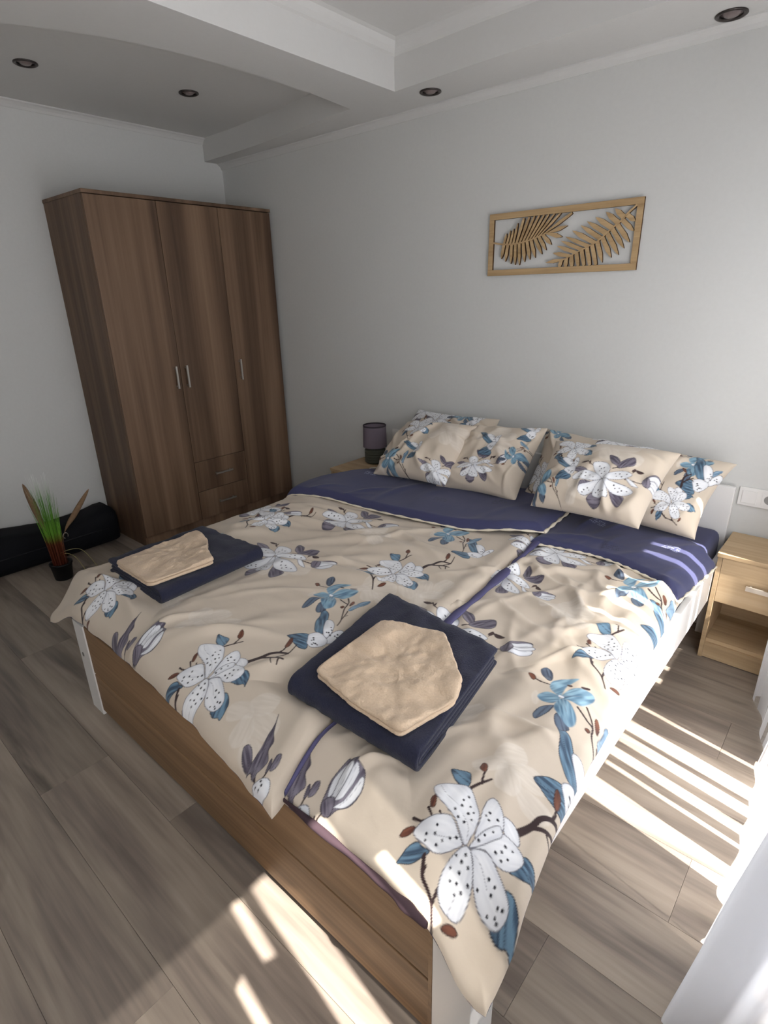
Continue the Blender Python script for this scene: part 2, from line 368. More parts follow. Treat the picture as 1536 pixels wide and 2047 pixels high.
# ------------------------------------------------------------------ bed frame
BX0, BX1, BY, BT = 1.763, 3.496, -2.109, .395
bed = thing('bed', 'double bed with white posts and rails and a brown wood footboard', 'bed', ((BX0 + BX1) / 2, BY / 2, 0))
def post(x0, x1):
    o = box('post', x0, x1, BY, BY + .030, 0, BT - .004, M_WHITE, bed, .002)
    if x1 > 3:
        for v in o.data.vertices:
            if v.co.z > .3: v.co.z -= .105 * (v.co.x + offset_of(bed).x - x0) / (x1 - x0)
    return o
p0 = post(BX0, BX0 + .088); p1 = post(BX1 - .090, BX1)
box('post', BX0, BX0 + .03, BY + .031, BY + .095, 0, BT - .03, M_WHITE, bed, .002); box('post', BX1 - .03, BX1 - .002, BY + .031, BY + .095, 0, .285, M_WHITE, bed, .002)
M_BOLT = plain('bolt_metal', lin(96, 92, 88), .4, .5, metal=.7)
def bolt(parent, x, z):
    lathe_v = []; F = []; n = 14
    for k in range(n): a = 2 * math.pi * k / n; lathe_v.append((x + .007 * math.cos(a), BY - .0012, z + .009 * math.sin(a)))
    for k in range(n): a = 2 * math.pi * k / n; lathe_v.append((x + .008 * math.cos(a), BY + .001, z + .010 * math.sin(a)))
    F = [tuple(range(n))] + [(k, (k + 1) % n, n + (k + 1) % n, n + k) for k in range(n)]
    mesh_obj('bolt', lathe_v, F, M_BOLT, parent)
bolt(p1, BX1 - .030, .275); bolt(p0, BX0 + .03, .25)
xa, xb = BX0 + .0885, BX1 - .0905
pl = box('footboard_plank', xa, xb, BY + .004, BY + .024, .021, .186, M_FOOT, bed, .0015); pl['label'] = 'lower brown wood footboard plank'
pl = box('footboard_plank', xa, xb, BY + .004, BY + .024, .193, BT - .004, M_FOOT, bed, .0015); pl['label'] = 'upper brown wood footboard plank'
box('gap_shade_sheet', xa, xb, BY + .0245, BY + .034, .03, BT - .02, M_GAPSHADE, bed, 0)  # near-black sheet, painted shade behind the gap between the planks
box('end_strip', xb - .010, xb - .001, BY + .0015, BY + .0038, .021, BT - .004, M_FOOT, bed, 0)
for x0, x1 in ((3.449, 3.471), (BX0 + .003, BX0 + .026)):
    box('side_rail', x0, x1, BY + .096, -.036, .262, .425, M_WHITE, bed, .002)
box('headboard', BX0, BX1 - .045, -.035, -.014, .06, .69, M_WHITE, bed, .003)
box('slat_base', BX0 + .03, 3.448, BY + .10, -.04, .235, .255, M_OAK, bed, 0)
box('leg', 3.42, 3.471, -.09, -.036, 0, .234, M_WHITE, bed, .002); box('leg', BX0 + .003, BX0 + .05, -.09, -.036, 0, .234, M_WHITE, bed, .002)

# ------------------------------------------------------------------ floral print: motif outlines in millimetres of cloth, painted into the weave of the dense cloth meshes
MOTIF = {"M1":[["p","blue",[[-104,-94],[-103,-75],[-99,-59],[-88,-48],[-73,-50],[-56,-50],[-65,-65],[-78,-81],[-95,-90]]],["p","blue",[[85,67],[96,71],[112,63],[130,34],[120,38],[106,28],[89,25],[80,24],[82,42]]],["p","blue",[[86,-5],[102,-3],[119,-13],[127,-24],[134,-55],[123,-54],[110,-60],[96,-58],[86,-52],[88,-32]]],["p","blue",[[-121,119],[-103,126],[-82,131],[-70,118],[-62,100],[-67,88],[-90,92],[-105,102]]],["s",13,[[54,96],[67,136],[72,165],[88,186],[114,198]]],["s",6,[[88,186],[89,203],[83,219]]],["s",9,[[67,135],[92,154],[115,165],[127,170]]],["s",4,[[94,151],[103,143],[115,136]]],["s",5,[[115,165],[121,155],[128,145]]],["s",5,[[104,165],[113,187],[113,207],[102,244]]],["s",7,[[-62,-59],[-47,-85],[-26,-97],[-7,-110],[15,-139]]],["s",6,[[-10,-86],[-8,-101],[-4,-113]]],["s",4,[[-50,-70],[-47,-81]]],["s",6,[[-59,90],[-49,120],[-37,150]]],["s",5,[[-47,124],[-53,141],[-57,156]]],["s",5,[[-120,-19],[-99,-17],[-85,-5]]],["s",5,[[-101,7],[-85,-3]]],["s",4,[[-76,12],[-68,7]]],["p","bud",[[-127,-56],[-126,-43],[-117,-33],[-106,-30],[-109,-43],[-118,-53]]],["p","bud",[[-100,12],[-107,25],[-103,36],[-96,28],[-90,14],[-95,9]]],["p","bud",[[22,-120],[27,-108],[37,-99],[45,-99],[42,-109],[31,-118]]],["p","bud",[[73,228],[67,246],[68,256],[80,247],[88,228],[87,214],[79,217]]],["p","bud",[[-70,154],[-74,167],[-72,176],[-61,171],[-55,157],[-59,150]]],["p","petal",[[24,94],[36,104],[47,104],[60,96],[69,81],[63,72],[42,69]]],["p","petal",[[1,23],[-6,52],[-14,76],[-17,100],[-10,112],[2,110],[20,99],[33,80],[35,67],[21,48],[9,19]]],["p","petal",[[4,-1],[15,28],[29,54],[39,68],[56,74],[74,73],[88,64],[92,50],[86,31],[71,18],[50,14],[28,17]]],["p","petal",[[3,0],[6,24],[13,51],[25,72],[35,70],[40,60],[29,36],[17,15]]],["p","petal",[[8,-1],[22,12],[40,17],[66,7],[90,-6],[104,-19],[106,-35],[96,-49],[74,-53],[53,-49],[34,-33],[19,-11]]],["p","petal",[[-5,-4],[-15,-27],[-18,-57],[-11,-84],[5,-100],[20,-101],[36,-93],[41,-72],[37,-43],[25,-20],[8,-3]]],["p","petal",[[-105,-38],[-100,-20],[-82,0],[-61,17],[-46,18],[-25,5],[-10,-5],[-16,-17],[-32,-37],[-50,-47],[-77,-46],[-93,-44]]],["p","petal",[[-119,57],[-104,73],[-75,92],[-52,94],[-23,72],[-10,56],[-3,28],[-3,9],[-3,0],[-12,-2],[-40,19],[-64,26],[-95,32],[-113,43]]],["v",[[-108,62],[-88,51],[-49,46]]],["v",[[-39,39],[-17,27],[-7,6]]],["v",[[-61,-24],[-40,-13],[-17,3]]],["v",[[21,-100],[19,-73]]],["v",[[17,-3],[34,-6],[58,-22]]],["v",[[-66,24],[-30,12],[-8,-2]]],["d",[[-53,64],[-49,78],[-49,52],[-36,64],[-55,36],[-31,48],[-24,57],[-42,28],[-28,28],[-19,41],[-67,-9],[-78,-31],[-74,-40],[-63,-22],[-51,-35],[-45,-23],[-35,-11],[-25,-3],[-10,-25],[4,-13],[3,-26],[-9,-46],[17,-25],[8,-41],[1,-61],[12,-56],[29,-43],[17,-70],[24,-59],[55,-10],[45,-34],[69,-11],[68,-23],[74,-45],[86,-28],[95,-26],[87,-39],[93,-42],[53,53],[66,59],[53,39],[45,29],[67,38],[59,26],[0,81],[-3,71],[6,67],[19,80],[24,54],[15,37],[11,21]]]],"M2":[["p","blue",[[-104,99],[-74,98],[-48,71],[-22,30],[-1,6],[-25,-4],[-50,16],[-71,40],[-84,71]]],["p","blue",[[-79,-70],[-61,-39],[-37,-26],[-25,-30],[-9,-48],[8,-73],[-9,-87],[-34,-83],[-59,-76]]],["p","petal",[[16,4],[16,33],[24,58],[38,60],[44,37],[37,3],[25,-11]]],["p","petal",[[-48,64],[-32,74],[-8,61],[10,37],[17,10],[10,0],[-1,6],[-23,29]]],["p","petal",[[-32,-24],[-17,-2],[8,2],[25,-2],[28,-26],[15,-56],[-4,-58],[-16,-45]]],["d",[[3,17],[8,21],[16,18],[7,34],[-2,41],[-10,-26],[-6,-37],[6,-40],[10,-37],[16,-36],[7,-48],[-4,-31],[27,28],[29,38],[35,30]]]],"M3":[["p","ghost",[[-65,-40],[-62,-17],[-42,-34],[-36,-61],[-48,-65]]],["p","slate",[[-92,71],[-85,92],[-66,85],[-52,60],[-50,40],[-70,45]]],["p","slate",[[-29,-99],[-26,-66],[-5,-43],[0,-47],[-3,-84],[-15,-117]]],["p","slate",[[16,-74],[22,-57],[50,-72],[58,-83],[48,-105],[29,-98]]],["p","paleblue",[[111,36],[132,59],[135,25],[125,-27],[113,-28],[113,6]]],["s",4,[[-97,23],[-71,23],[-43,29]]],["s",5,[[44,2],[75,-7],[92,-11],[99,-34],[119,-63],[139,-90],[152,-120]]],["s",5,[[60,25],[82,5],[92,-10]]],["s",4,[[117,-37],[129,-65],[137,-86]]],["s",3,[[129,-65],[133,-54]]],["p","bud",[[-107,25],[-99,33],[-85,26],[-89,15]]],["p","bud",[[87,15],[90,23],[102,10],[106,-11],[100,-10]]],["p","bud",[[80,-34],[84,-25],[92,-27],[89,-36]]],["p","sky",[[-1,-7],[21,-1],[53,-25],[62,-54],[52,-77],[24,-67],[1,-49],[-4,-23]]],["p","sky",[[-42,19],[-46,43],[-33,72],[-5,92],[8,95],[-5,57],[-4,23],[-2,-1],[-25,6]]],["p","sky",[[-52,-29],[-37,0],[-2,-1],[-4,-32],[-26,-44],[-44,-42]]],["p","sky",[[-2,-1],[2,42],[20,67],[50,81],[65,68],[60,37],[47,11],[26,3],[12,-3]]],["p","branch",[[-11,59],[0,64],[5,59],[-3,54]]],["p","branch",[[22,74],[39,89],[42,84],[29,71]]],["v",[[0,0],[31,-38]]],["v",[[0,0],[18,22],[37,44]]],["h",[[-5,2],[2,2]]]],"M4":[["p","grey",[[-12,121],[17,117],[37,98],[38,73],[9,82]]],["p","grey",[[38,66],[41,94],[76,133],[94,109],[87,86],[56,66]]],["p","grey",[[-143,35],[-108,43],[-73,31],[-92,16],[-123,20]]],["p","grey",[[-22,-66],[21,-74],[23,-105],[-6,-122],[-37,-98]]],["p","grey",[[41,-35],[72,-51],[107,-51],[111,-74],[99,-101],[68,-82]]],["p","grey",[[-80,-51],[-73,-27],[-37,-27],[-37,-78],[-73,-78]]],["s",4,[[-84,73],[-65,58],[-37,55]]],["s",4,[[87,20],[126,22],[165,31]]],["s",3,[[107,78],[103,58]]],["s",4,[[25,55],[41,66]]],["p","branch",[[-113,68],[-96,74],[-80,68],[-96,62]]],["p","branch",[[-73,78],[-67,62],[-73,58]]],["p","branch",[[107,78],[122,83],[140,78],[122,66]]],["p","branch",[[97,66],[101,83],[109,78],[105,62]]],["p","petal",[[87,27],[119,20],[148,4],[119,4]]],["p","grey",[[154,34],[161,66],[185,91],[208,96],[200,66],[185,35],[169,21]]],["p","petal",[[164,37],[172,66],[197,94],[211,88],[197,62],[177,31]]],["p","petal",[[172,31],[189,62],[212,86],[222,76],[208,49],[185,26]]],["p","petal",[[177,27],[197,44],[220,66],[223,49],[203,29],[181,21]]],["v",[[172,39],[200,83]]],["v",[[177,35],[206,73]]],["v",[[183,29],[212,55]]],["p","grey",[[151,35],[159,55],[173,55],[183,39],[179,23],[164,20]]],["p","petal",[[-57,66],[-14,78],[13,58],[17,20],[0,0],[-37,27]]],["p","petal",[[5,8],[25,35],[64,55],[103,51],[103,35],[64,12],[17,-2]]],["p","petal",[[-6,-4],[-45,-27],[-76,-51],[-76,-78],[-45,-82],[-10,-43]]],["p","petal",[[-2,-4],[-18,-43],[-18,-74],[9,-82],[44,-78],[41,-51],[17,-16]]],["p","petal",[[5,-2],[41,-4],[103,-4],[138,-23],[103,-47],[48,-47]]],["p","petal",[[-122,-12],[-100,20],[-53,29],[-2,2],[-37,-16],[-108,-23]]],["d",[[-30,56],[-20,47],[-10,52],[-23,35],[-2,35],[-10,23],[-73,16],[-88,4],[-69,0],[-53,8],[-37,0],[-92,-10],[44,35],[60,39],[72,27],[52,23],[87,43],[56,-16],[80,-20],[64,-27],[91,-27],[111,-23],[80,-37],[2,-51],[13,-58],[-6,-62],[25,-58],[9,-70],[-45,-51],[-57,-62],[-37,-58],[-61,-73]]]],"M5":[["p","grey",[[-77,23],[-100,46],[-93,59],[-71,51],[-38,20],[-49,14]]],["p","grey",[[-44,10],[-48,27],[-53,46],[-56,69],[-62,98],[-64,121],[-74,142],[-52,107],[-34,91],[-32,72],[-12,54],[-13,35],[-17,21],[-11,11],[-21,9],[-36,18]]],["s",4,[[9,19],[8,33],[4,51]]],["s",5,[[-14,12],[-2,4]]],["p","grey",[[5,32],[-6,55],[-4,61],[7,47],[8,35]]],["p","grey",[[13,39],[5,53],[3,71],[13,77],[20,65],[21,49]]],["s",4,[[61,15],[64,23],[68,30]]],["p","branch",[[52,16],[51,21],[55,21],[55,16]]],["p","grey",[[66,29],[51,45],[42,71],[37,89],[40,113],[47,140],[55,139],[70,151],[78,139],[99,137],[111,123],[121,101],[115,72],[96,51],[86,31]]],["p","petal",[[65,63],[58,90],[54,119],[62,136],[74,128],[78,104],[78,71]]],["p","petal",[[76,63],[76,90],[75,126],[79,136],[91,127],[92,100],[89,71]]],["p","petal",[[84,50],[95,71],[98,102],[101,124],[111,122],[119,100],[113,74],[99,56]]],["p","petal",[[53,62],[42,87],[44,110],[54,128],[56,98],[61,69]]],["p","grey",[[66,29],[51,45],[57,60],[73,65],[85,47],[86,31]]],["v",[[72,72],[69,99],[65,127]]],["v",[[83,72],[84,100],[81,128]]],["v",[[93,57],[102,85],[106,116]]],["p","petal",[[-8,0],[-7,6],[14,23],[32,24],[46,6],[39,-8],[11,-9]]],["d",[[2,2],[10,14],[18,9],[16,1]]]],"G":[["p","ghost",[[-42,28],[-14,70],[28,77],[42,35],[0,7]]],["p","ghost",[[0,7],[42,35],[84,28],[91,-14],[35,-28]]],["p","ghost",[[-28,0],[0,7],[35,-28],[14,-70],[-28,-56]]],["p","ghost",[[-91,0],[-42,28],[0,7],[-28,-14],[-70,-35]]],["p","ghost",[[21,-35],[77,-28],[112,-56],[84,-91],[35,-77]]]]}

RGB = lambda *c: np.array(lin(*c)[:3])
PAL = {'petal': (RGB(206, 208, 214), RGB(228, 229, 232), RGB(96, 96, 106), 1.1), 'blue': (RGB(54, 72, 92), RGB(106, 136, 158), RGB(32, 36, 48), 1.4), 'slate': (RGB(52, 60, 76), RGB(92, 106, 124), RGB(40, 44, 58), 1.1),
       'sky': (RGB(76, 108, 132), RGB(134, 166, 184), None, 0), 'paleblue': (RGB(98, 126, 150), RGB(146, 170, 188), RGB(70, 84, 104), 1.0), 'grey': (RGB(76, 70, 84), RGB(128, 122, 134), RGB(46, 42, 52), 1.1),
       'bud': (RGB(84, 50, 40), RGB(120, 76, 58), RGB(50, 34, 32), 1.0), 'branch': (RGB(50, 38, 40), RGB(70, 52, 50), None, 0), 'ghost': (RGB(204, 195, 184), RGB(216, 208, 198), None, 0)}
BEIGE = RGB(197, 184, 168); BROWN = RGB(52, 37, 38); DOT = RGB(34, 33, 42); VEIN = RGB(120, 120, 130)
MOTIF['M6'] = MOTIF['M5'][:6] + MOTIF['M5'][-2:]
M5C = [(3035, -2135), (2925, -2155), (2185, -2140)]
def seg_dist(px, py, P, closed):
    d = np.full(px.shape, 1e9); ins = np.zeros(px.shape, bool); tt = np.zeros(px.shape); n = len(P)
    for i in range(n if closed else n - 1):
        ax, ay = P[i]; bx, by = P[(i + 1) % n]; dx, dy = bx - ax, by - ay; L2 = dx * dx + dy * dy + 1e-9
        t = np.clip(((px - ax) * dx + (py - ay) * dy) / L2, 0, 1); q = np.hypot(px - ax - t * dx, py - ay - t * dy)
        m = q < d; d[m] = q[m]; tt[m] = (i + t[m]) / n
        if closed:
            c = ((ay > py) != (by > py)); xx = ax + (py - ay) * dx / (dy if abs(dy) > 1e-9 else 1e-9); ins ^= c & (px < xx)
    return d, ins, tt
_cache = {}
def shape_pts(name, i):
    if (name, i) not in _cache:
        k = MOTIF[name][i]; pts = np.array(k[-1], float)
        _cache[(name, i)] = catmull(pts, 4, k[0] == 'p') if k[0] in 'psv' else pts
    return _cache[(name, i)]
def paint(col, X, Y, inst, aa=1.3):
    """X, Y cloth coordinates in mm (flat arrays); inst: (motif, x mm, y mm, scale, rotation)"""
    for name, cx, cy, sc, rt in inst:
        near = np.nonzero((np.abs(X - cx) < 290 * sc) & (np.abs(Y - cy) < 290 * sc))[0]
        if not len(near): continue
        c_, s_ = math.cos(rt), math.sin(rt); dx, dy = X[near] - cx, Y[near] - cy
        u = (dx * c_ + dy * s_) / sc; v = (-dx * s_ + dy * c_) / sc
        for i, k in enumerate(MOTIF[name]):
            P = shape_pts(name, i); lo = P.min(0) - 9; hi = P.max(0) + 9
            m = np.nonzero((u > lo[0]) & (u < hi[0]) & (v > lo[1]) & (v < hi[1]))[0]
            if not len(m): continue
            idx = near[m]; px, py = u[m], v[m]
            def put(a, c): col[idx] = col[idx] * (1 - a[:, None]) + c * a[:, None]
            if k[0] == 'p':
                c0, c1, oc, ow = PAL[k[1]]; d, ins, _ = seg_dist(px, py, P, True); sd = np.where(ins, d, -d)
                ax = P[np.argmax(((P - P.mean(0)) ** 2).sum(1))] - P.mean(0); ax /= np.hypot(*ax) + 1e-9
                al = (px - P[:, 0].mean()) * ax[0] + (py - P[:, 1].mean()) * ax[1]; ac = -(px - P[:, 0].mean()) * ax[1] + (py - P[:, 1].mean()) * ax[0]
                g = np.clip(.5 + 1.3 * vnoise(al * .12, ac * .9, 4.0, i) + .5 * vnoise(al, ac, 22, i + 3), 0, 1)
                if k[1] == 'petal': g = np.clip(g * .5 + sm(d / 14) * .5, 0, 1)
                a = np.clip(sd / aa + .5, 0, 1) * (.55 if k[1] == 'ghost' else 1)
                if k[1] in ('sky', 'ghost'): a = a * sm(sd / 6 + .35)
                put(a, c0 * (1 - g[:, None]) + c1 * g[:, None])
                if k[1] in ('blue', 'slate', 'grey', 'paleblue'):
                    put(np.clip((.7 - np.abs(ac)) / aa + .5, 0, 1) * .6 * (sd > 2), oc)
                if oc is not None: put(np.clip((ow / 2 + .35 - d) / aa + .5, 0, 1) * .9, oc)
            elif k[0] == 's':
                d, _, tt = seg_dist(px, py, P, False); put(np.clip((k[1] * .52 * (1.1 - .5 * tt) - d) / aa + .5, 0, 1), BROWN)
            elif k[0] == 'v':
                d, _, _ = seg_dist(px, py, P, False); put(np.clip((.5 - d) / aa + .5, 0, 1) * .7, VEIN)
            else:
                for j, q in enumerate(P):
                    r = np.hypot(px - q[0], py - q[1]); put(np.clip(((2.3 if k[0] == 'd' else 4) + (j % 3) * .35 - r) / aa + .5, 0, 1), DOT if k[0] == 'd' else PAL['petal'][1])
    return col
def marks(col, X, Y, spots):
    """faint blocks of tiny woven lettering: x, y (mm), tint, angle"""
    for x, y, tint, an in spots:
        c_, s_ = math.cos(an), math.sin(an); u = (X - x) * c_ + (Y - y) * s_; v = -(X - x) * s_ + (Y - y) * c_
        for row in range(3):
            for k in range(9):
                h = ((k * 7 + row * 5) % 4); 
                if (k * 3 + row) % 5 == 4: continue
                a = (np.abs(u - (k - 4) * 7.5) < 1.5 + h * .3) & (np.abs(v - (1 - row) * 15) < 4.5)
                a |= (np.abs(u - (k - 4) * 7.5 - 1.5) < 3) & (np.abs(v - (1 - row) * 15 - (h - 1.5) * 2.6) < 1.2)
                col[a] = col[a] * .25 + tint * .75
    return col

# ------------------------------------------------------------------ mattress
bm = bmesh.new(); add_box(bm, 1.81, 3.385, -1.985, -.04, .257, .448, .04, 5)
bmesh.ops.subdivide_edges(bm, edges=[e for e in bm.edges if abs(e.verts[0].co.y - e.verts[1].co.y) > 1.0], cuts=24)
for v in bm.verts:
    k = float(sm((v.co.y + .75) / .5)); v.co.z += .050 * k * max(0, (v.co.z - .257) / .19); v.co.x += .052 * k * (1 if v.co.x > 2.6 else 0)
tag(bm_obj('mattress', bm, M_NAVY, None, True), 'mattress under a dark navy fitted sheet on the bed', 'mattress')

# ------------------------------------------------------------------ duvets
def interp(pts, q): p = np.array(sorted(pts)); return np.interp(q, p[:, 0], p[:, 1])
def ridges(x, y, seed, n, box_, amp, ln, wd, ang=None):
    r = np.random.RandomState(seed); z = np.zeros_like(x)
    for _ in range(n):
        cx, cy = r.uniform(box_[0], box_[1]), r.uniform(box_[2], box_[3]); a = r.uniform(0, math.pi) if ang is None else ang + r.normal(0, .35)
        L, W, A = ln * r.uniform(.5, 1.4), wd * r.uniform(.6, 1.5), amp * r.uniform(.3, 1.0)
        u = (x - cx) * math.cos(a) + (y - cy) * math.sin(a); v = -(x - cx) * math.sin(a) + (y - cy) * math.cos(a) + .15 * u * u / L
        z += A * np.exp(-(u / L) ** 2 - (v / W) ** 2)
    return z
def zL(x, y, detail=True):
    z = .508 + .016 * np.exp(-((x - 1.80) / .16) ** 2) + 0 * y
    z = z - .085 * sm((-1.96 - y) / .20) - .16 * np.clip((1.66 - x) / .13, 0, 1.2) ** 2
    z = z - .05 * sm((1.80 - x) / .14) * sm((-2.0 - y) / .12)
    for cx_, cy_ in ((2.97, -1.70), (1.905, -1.72)): z = z - .026 * sm((.30 - np.maximum(np.abs(x - cx_), np.abs(y - cy_))) / .09)
    if detail:
        z = z + ridges(x, y, 3, 70, (1.7, 2.95, -2.05, -.8), .014, .20, .024, .5) + .009 * vnoise(x, y, .21, 1) + .004 * vnoise(x, y, .08, 2)
    return z
def zR(x, y, detail=True):
    z = .494 + 0 * x - .066 * sm((-1.95 - y) / .17) - .055 * sm((x - 3.38) / .13) - .075 * sm((x - 3.41) / .11) * sm((-1.99 - y) / .13)
    z = z - .026 * sm((.30 - np.maximum(np.abs(x - 2.97), np.abs(y + 1.70))) / .09)
    if detail:
        z = z + ridges(x, y, 5, 85, (2.9, 3.42, -2.0, -.7), .018, .11, .020) + .013 * vnoise(x, y, .17, 4) + .004 * vnoise(x, y, .07, 5)
    return z
def slab(xl, xr, yf, yb, step):
    """warped grid: xl/xr as (y, x) lists, yf/yb as (x, y) lists"""
    w_ = max(p[1] for p in xr) - min(p[1] for p in xl); h_ = max(p[1] for p in yb) - min(p[1] for p in yf)
    ns, nt = int(w_ / step), int(h_ / step)
    s, t = np.meshgrid(np.linspace(0, 1, ns), np.linspace(0, 1, nt)); Xm = np.full(s.shape, .0); Ym = s * 0
    x0 = np.mean([p[1] for p in xl]); x1 = np.mean([p[1] for p in xr]); Xm = x0 + (x1 - x0) * s
    for _ in range(3):
        a, b_ = interp(yf, Xm), interp(yb, Xm); Ym = a + (b_ - a) * t
        a, b_ = interp(xl, Ym), interp(xr, Ym); Xm = a + (b_ - a) * s
    e = np.minimum(np.minimum(s, 1 - s) * w_, np.minimum(t, 1 - t) * h_)
    return Xm, Ym, s, t, e
def rnd_edge(e, r): return np.sqrt(1 - (1 - np.clip(e / r, 0, 1)) ** 2)
STEP = .0023
def lining(name, X, Y, Z, th, parent, mat=None, k=12):
    r = np.r_[0:X.shape[0]:k, X.shape[0] - 1]; c = np.r_[0:X.shape[1]:k, X.shape[1] - 1]
    g_ = np.ix_(r, c); Zb = Z[g_] - th; Zb[0] = Z[g_][0] - .001; Zb[-1] = Z[g_][-1] - .001; Zb[:, 0] = Z[g_][:, 0] - .001; Zb[:, -1] = Z[g_][:, -1] - .001
    o = grid_obj(name, X[g_], Y[g_], Zb, mat or M_NAVY, parent); o['label'] = 'plain navy underside'; return o

xlL = [(-2.18, 1.655), (-2.10, 1.62), (-1.94, 1.56), (-1.7, 1.53), (-1.28, 1.54), (-.88, 1.57), (-.5, 1.60)]
xrL = [(-2.18, 3.005), (-1.88, 2.958), (-1.39, 2.930), (-1.03, 2.90), (-.57, 2.865)]
yfL = [(1.5, -2.15), (1.66, -2.145), (1.80, -2.118), (2.1, -2.108), (2.42, -2.118), (2.63, -2.126), (2.78, -2.138), (2.97, -2.165), (3.02, -2.17)]
ybL = [(1.5, -.72), (2.2, -.62), (3.0, -.52)]
X, Y, s, t, e = slab(xlL, xrL, yfL, ybL, STEP)
Z = zL(X, Y); Z = Z + .012 * np.exp(-((X - interp(xrL, Y) + .05) / .035) ** 2)
Y = Y + .006 * vnoise(X, Y * 0, .06, 8) * sm((-2.0 - Y) / .1)
TH = .034
Z = Z - TH * (1 - rnd_edge(e, .030))
col = np.tile(BEIGE, (X.size, 1)) * (1 + .06 * vnoise(X, Y, .3, 6).ravel()[:, None])
xm, ym = X.ravel() * 1000, Y.ravel() * 1000
I = [('G', 2789, -2052, 1, 0), ('G', 2626, -1415, 1, .5), ('G', 2234, -1500, 1, 1), ('G', 2782, -1330, 1.1, 2), ('G', 2057, -1840, 1, 0), ('G', 2330, -1900, 1, 1.2), ('G', 2300, -1050, 1, 0),
     ('M2', 2690, -1712, 1, 0), ('M2', 2752, -923, 1, 0), ('M2', 2020, -1750, 1, 0), ('M3', 2539, -1528, 1, 0), ('M3', 2552, -842, 1, 0), ('M3', 1800, -1560, 1, 0), ('M5', *M5C[2], 1, 0), ('M6', *M5C[1], 1, 0), ('M4', 2955, -1450, 1.2, 0),
     ('M4', 2150, -1460, 1.15, 0), ('M4', 2100, -1010, 1.1, 0), ('M4', 1690, -1180, .95, 0), ('M4', 2900, -720, .95, 0), ('M1', 2566, -2038, 1, 0), ('M1', 2608, -1268, 1, 0), ('M1', 1890, -2015, .9, 0), ('M1', 1840, -1260, .9, 0)]
paint(col, xm, ym, I)
dl = thing('duvet', 'beige magnolia-print duvet lapped on top, carrying two towel piles', 'duvet', (2.25, -1.3, .47))
DUVET_L = grid_obj('cover', X, Y, Z, M_PRINT, dl, col)
DUVET_L['label'] = 'beige cotton with white spotted lilies and blue leaves'
lining('lining', X, Y, Z, .03, dl)
def hem_strip(name, pts, wd, mat, parent, lift=.004, seed=1):
    """rolled strip of cloth along a line: flattened tube"""
    P = catmull(pts, 14); n = 10; V = []; F = []
    for i, p in enumerate(P):
        d = P[min(i + 1, len(P) - 1)] - P[max(i - 1, 0)]; d = d / np.linalg.norm(d); nx = np.array([d[1], -d[0], 0]); nx /= np.linalg.norm(nx)
        f = .75 + .6 * float(vnoise(i * .06, seed, .3, seed)) + .25 * math.sin(i * .21 + seed)
        if i in (0, len(P) - 1): f = .3
        for k in range(n):
            a = 2 * math.pi * k / n; V.append(tuple(p + nx * math.cos(a) * wd * f * .5 + np.array([0, 0, lift + math.sin(a) * .007])))
    for i in range(len(P) - 1):
        for k in range(n): F.append((i * n + k, i * n + (k + 1) % n, (i + 1) * n + (k + 1) % n, (i + 1) * n + k))
    return mesh_obj(name, V, F, mat, parent, True)
def zz(f, p, d=0): return float(f(np.array(p[0]), np.array(p[1]), False)) + d
M_PURPLE = plain('navy_fabric_edge', lin(78, 76, 108), .75, .2, bump=.2, nscale=40)
h = hem_strip('turned_hem', [(x, y, zz(zR, (x, y), .012)) for x, y in ((2.882, -.66), (2.905, -.85), (2.922, -1.03), (2.938, -1.22), (2.948, -1.39), (2.958, -1.55))], .036, M_PURPLE, dl, seed=2); h['label'] = 'turned-up navy edge of the duvet'
h = hem_strip('turned_hem', [(x, y, zz(zR, (x, y), .004)) for x, y in ((2.968, -1.86), (2.985, -2.0), (3.008, -2.13))], .010, M_PURPLE, dl, seed=3)

xlR = [(-2.2, 2.84), (-.5, 2.80)]
xrR = [(-2.2, 3.535), (-2.10, 3.532), (-2.04, 3.540), (-1.94, 3.527), (-1.82, 3.508), (-1.58, 3.490), (-1.36, 3.482), (-1.02, 3.464), (-.74, 3.452), (-.5, 3.45)]
yfR = [(2.8, -2.135), (3.0, -2.125), (3.2, -2.118), (3.31, -2.120), (3.42, -2.128), (3.47, -2.130), (3.54, -2.120)]
ybR = [(2.8, -.55), (3.55, -.58)]
X, Y, s, t, e = slab(xlR, xrR, yfR, ybR, STEP)
Z = zR(X, Y) - TH * (1 - rnd_edge(e, .030))
col = np.tile(BEIGE, (X.size, 1)) * (1 + .06 * vnoise(X, Y, .3, 7).ravel()[:, None])
xm, ym = X.ravel() * 1000, Y.ravel() * 1000
I = [('G', 3385, -1800, .9, .4), ('G', 3150, -1750, 1, 1.5), ('G', 3200, -1100, 1, 0), ('M2', 3508, -1697, 1, 0), ('M2', 3490, -945, 1, 0), ('M3', 3370, -1502, 1, 0), ('M3', 3322, -815, 1.05, 0), ('M5', *M5C[0], 1, 0), ('M4', 2955, -1450, 1.2, 0),
     ('M4', 2985, -715, 1, 0), ('M4', 2925, -1010, .9, -.5), ('M1', 3407, -1997, 1, 0), ('M1', 3425, -1249, .95, 0)]
paint(col, xm, ym, I)
dr = thing('duvet', 'beige magnolia-print duvet tucked underneath, on the window side of the bed', 'duvet', (3.2, -1.3, .45))
DUVET_R = grid_obj('cover', X, Y, Z, M_PRINT, dr, col); DUVET_R['label'] = 'beige cotton with white spotted lilies and blue leaves'
lining('lining', X, Y, Z, .03, dr)
h = hem_strip('turned_hem', [(x, -2.128 if x < 3.3 else -2.133, zz(zR, (x, -2.1), -.024)) for x in (3.0, 3.12, 3.25, 3.36, 3.41)], .020, plain('dark_edge', lin(62, 48, 54), .8, .2), dr, seed=5)

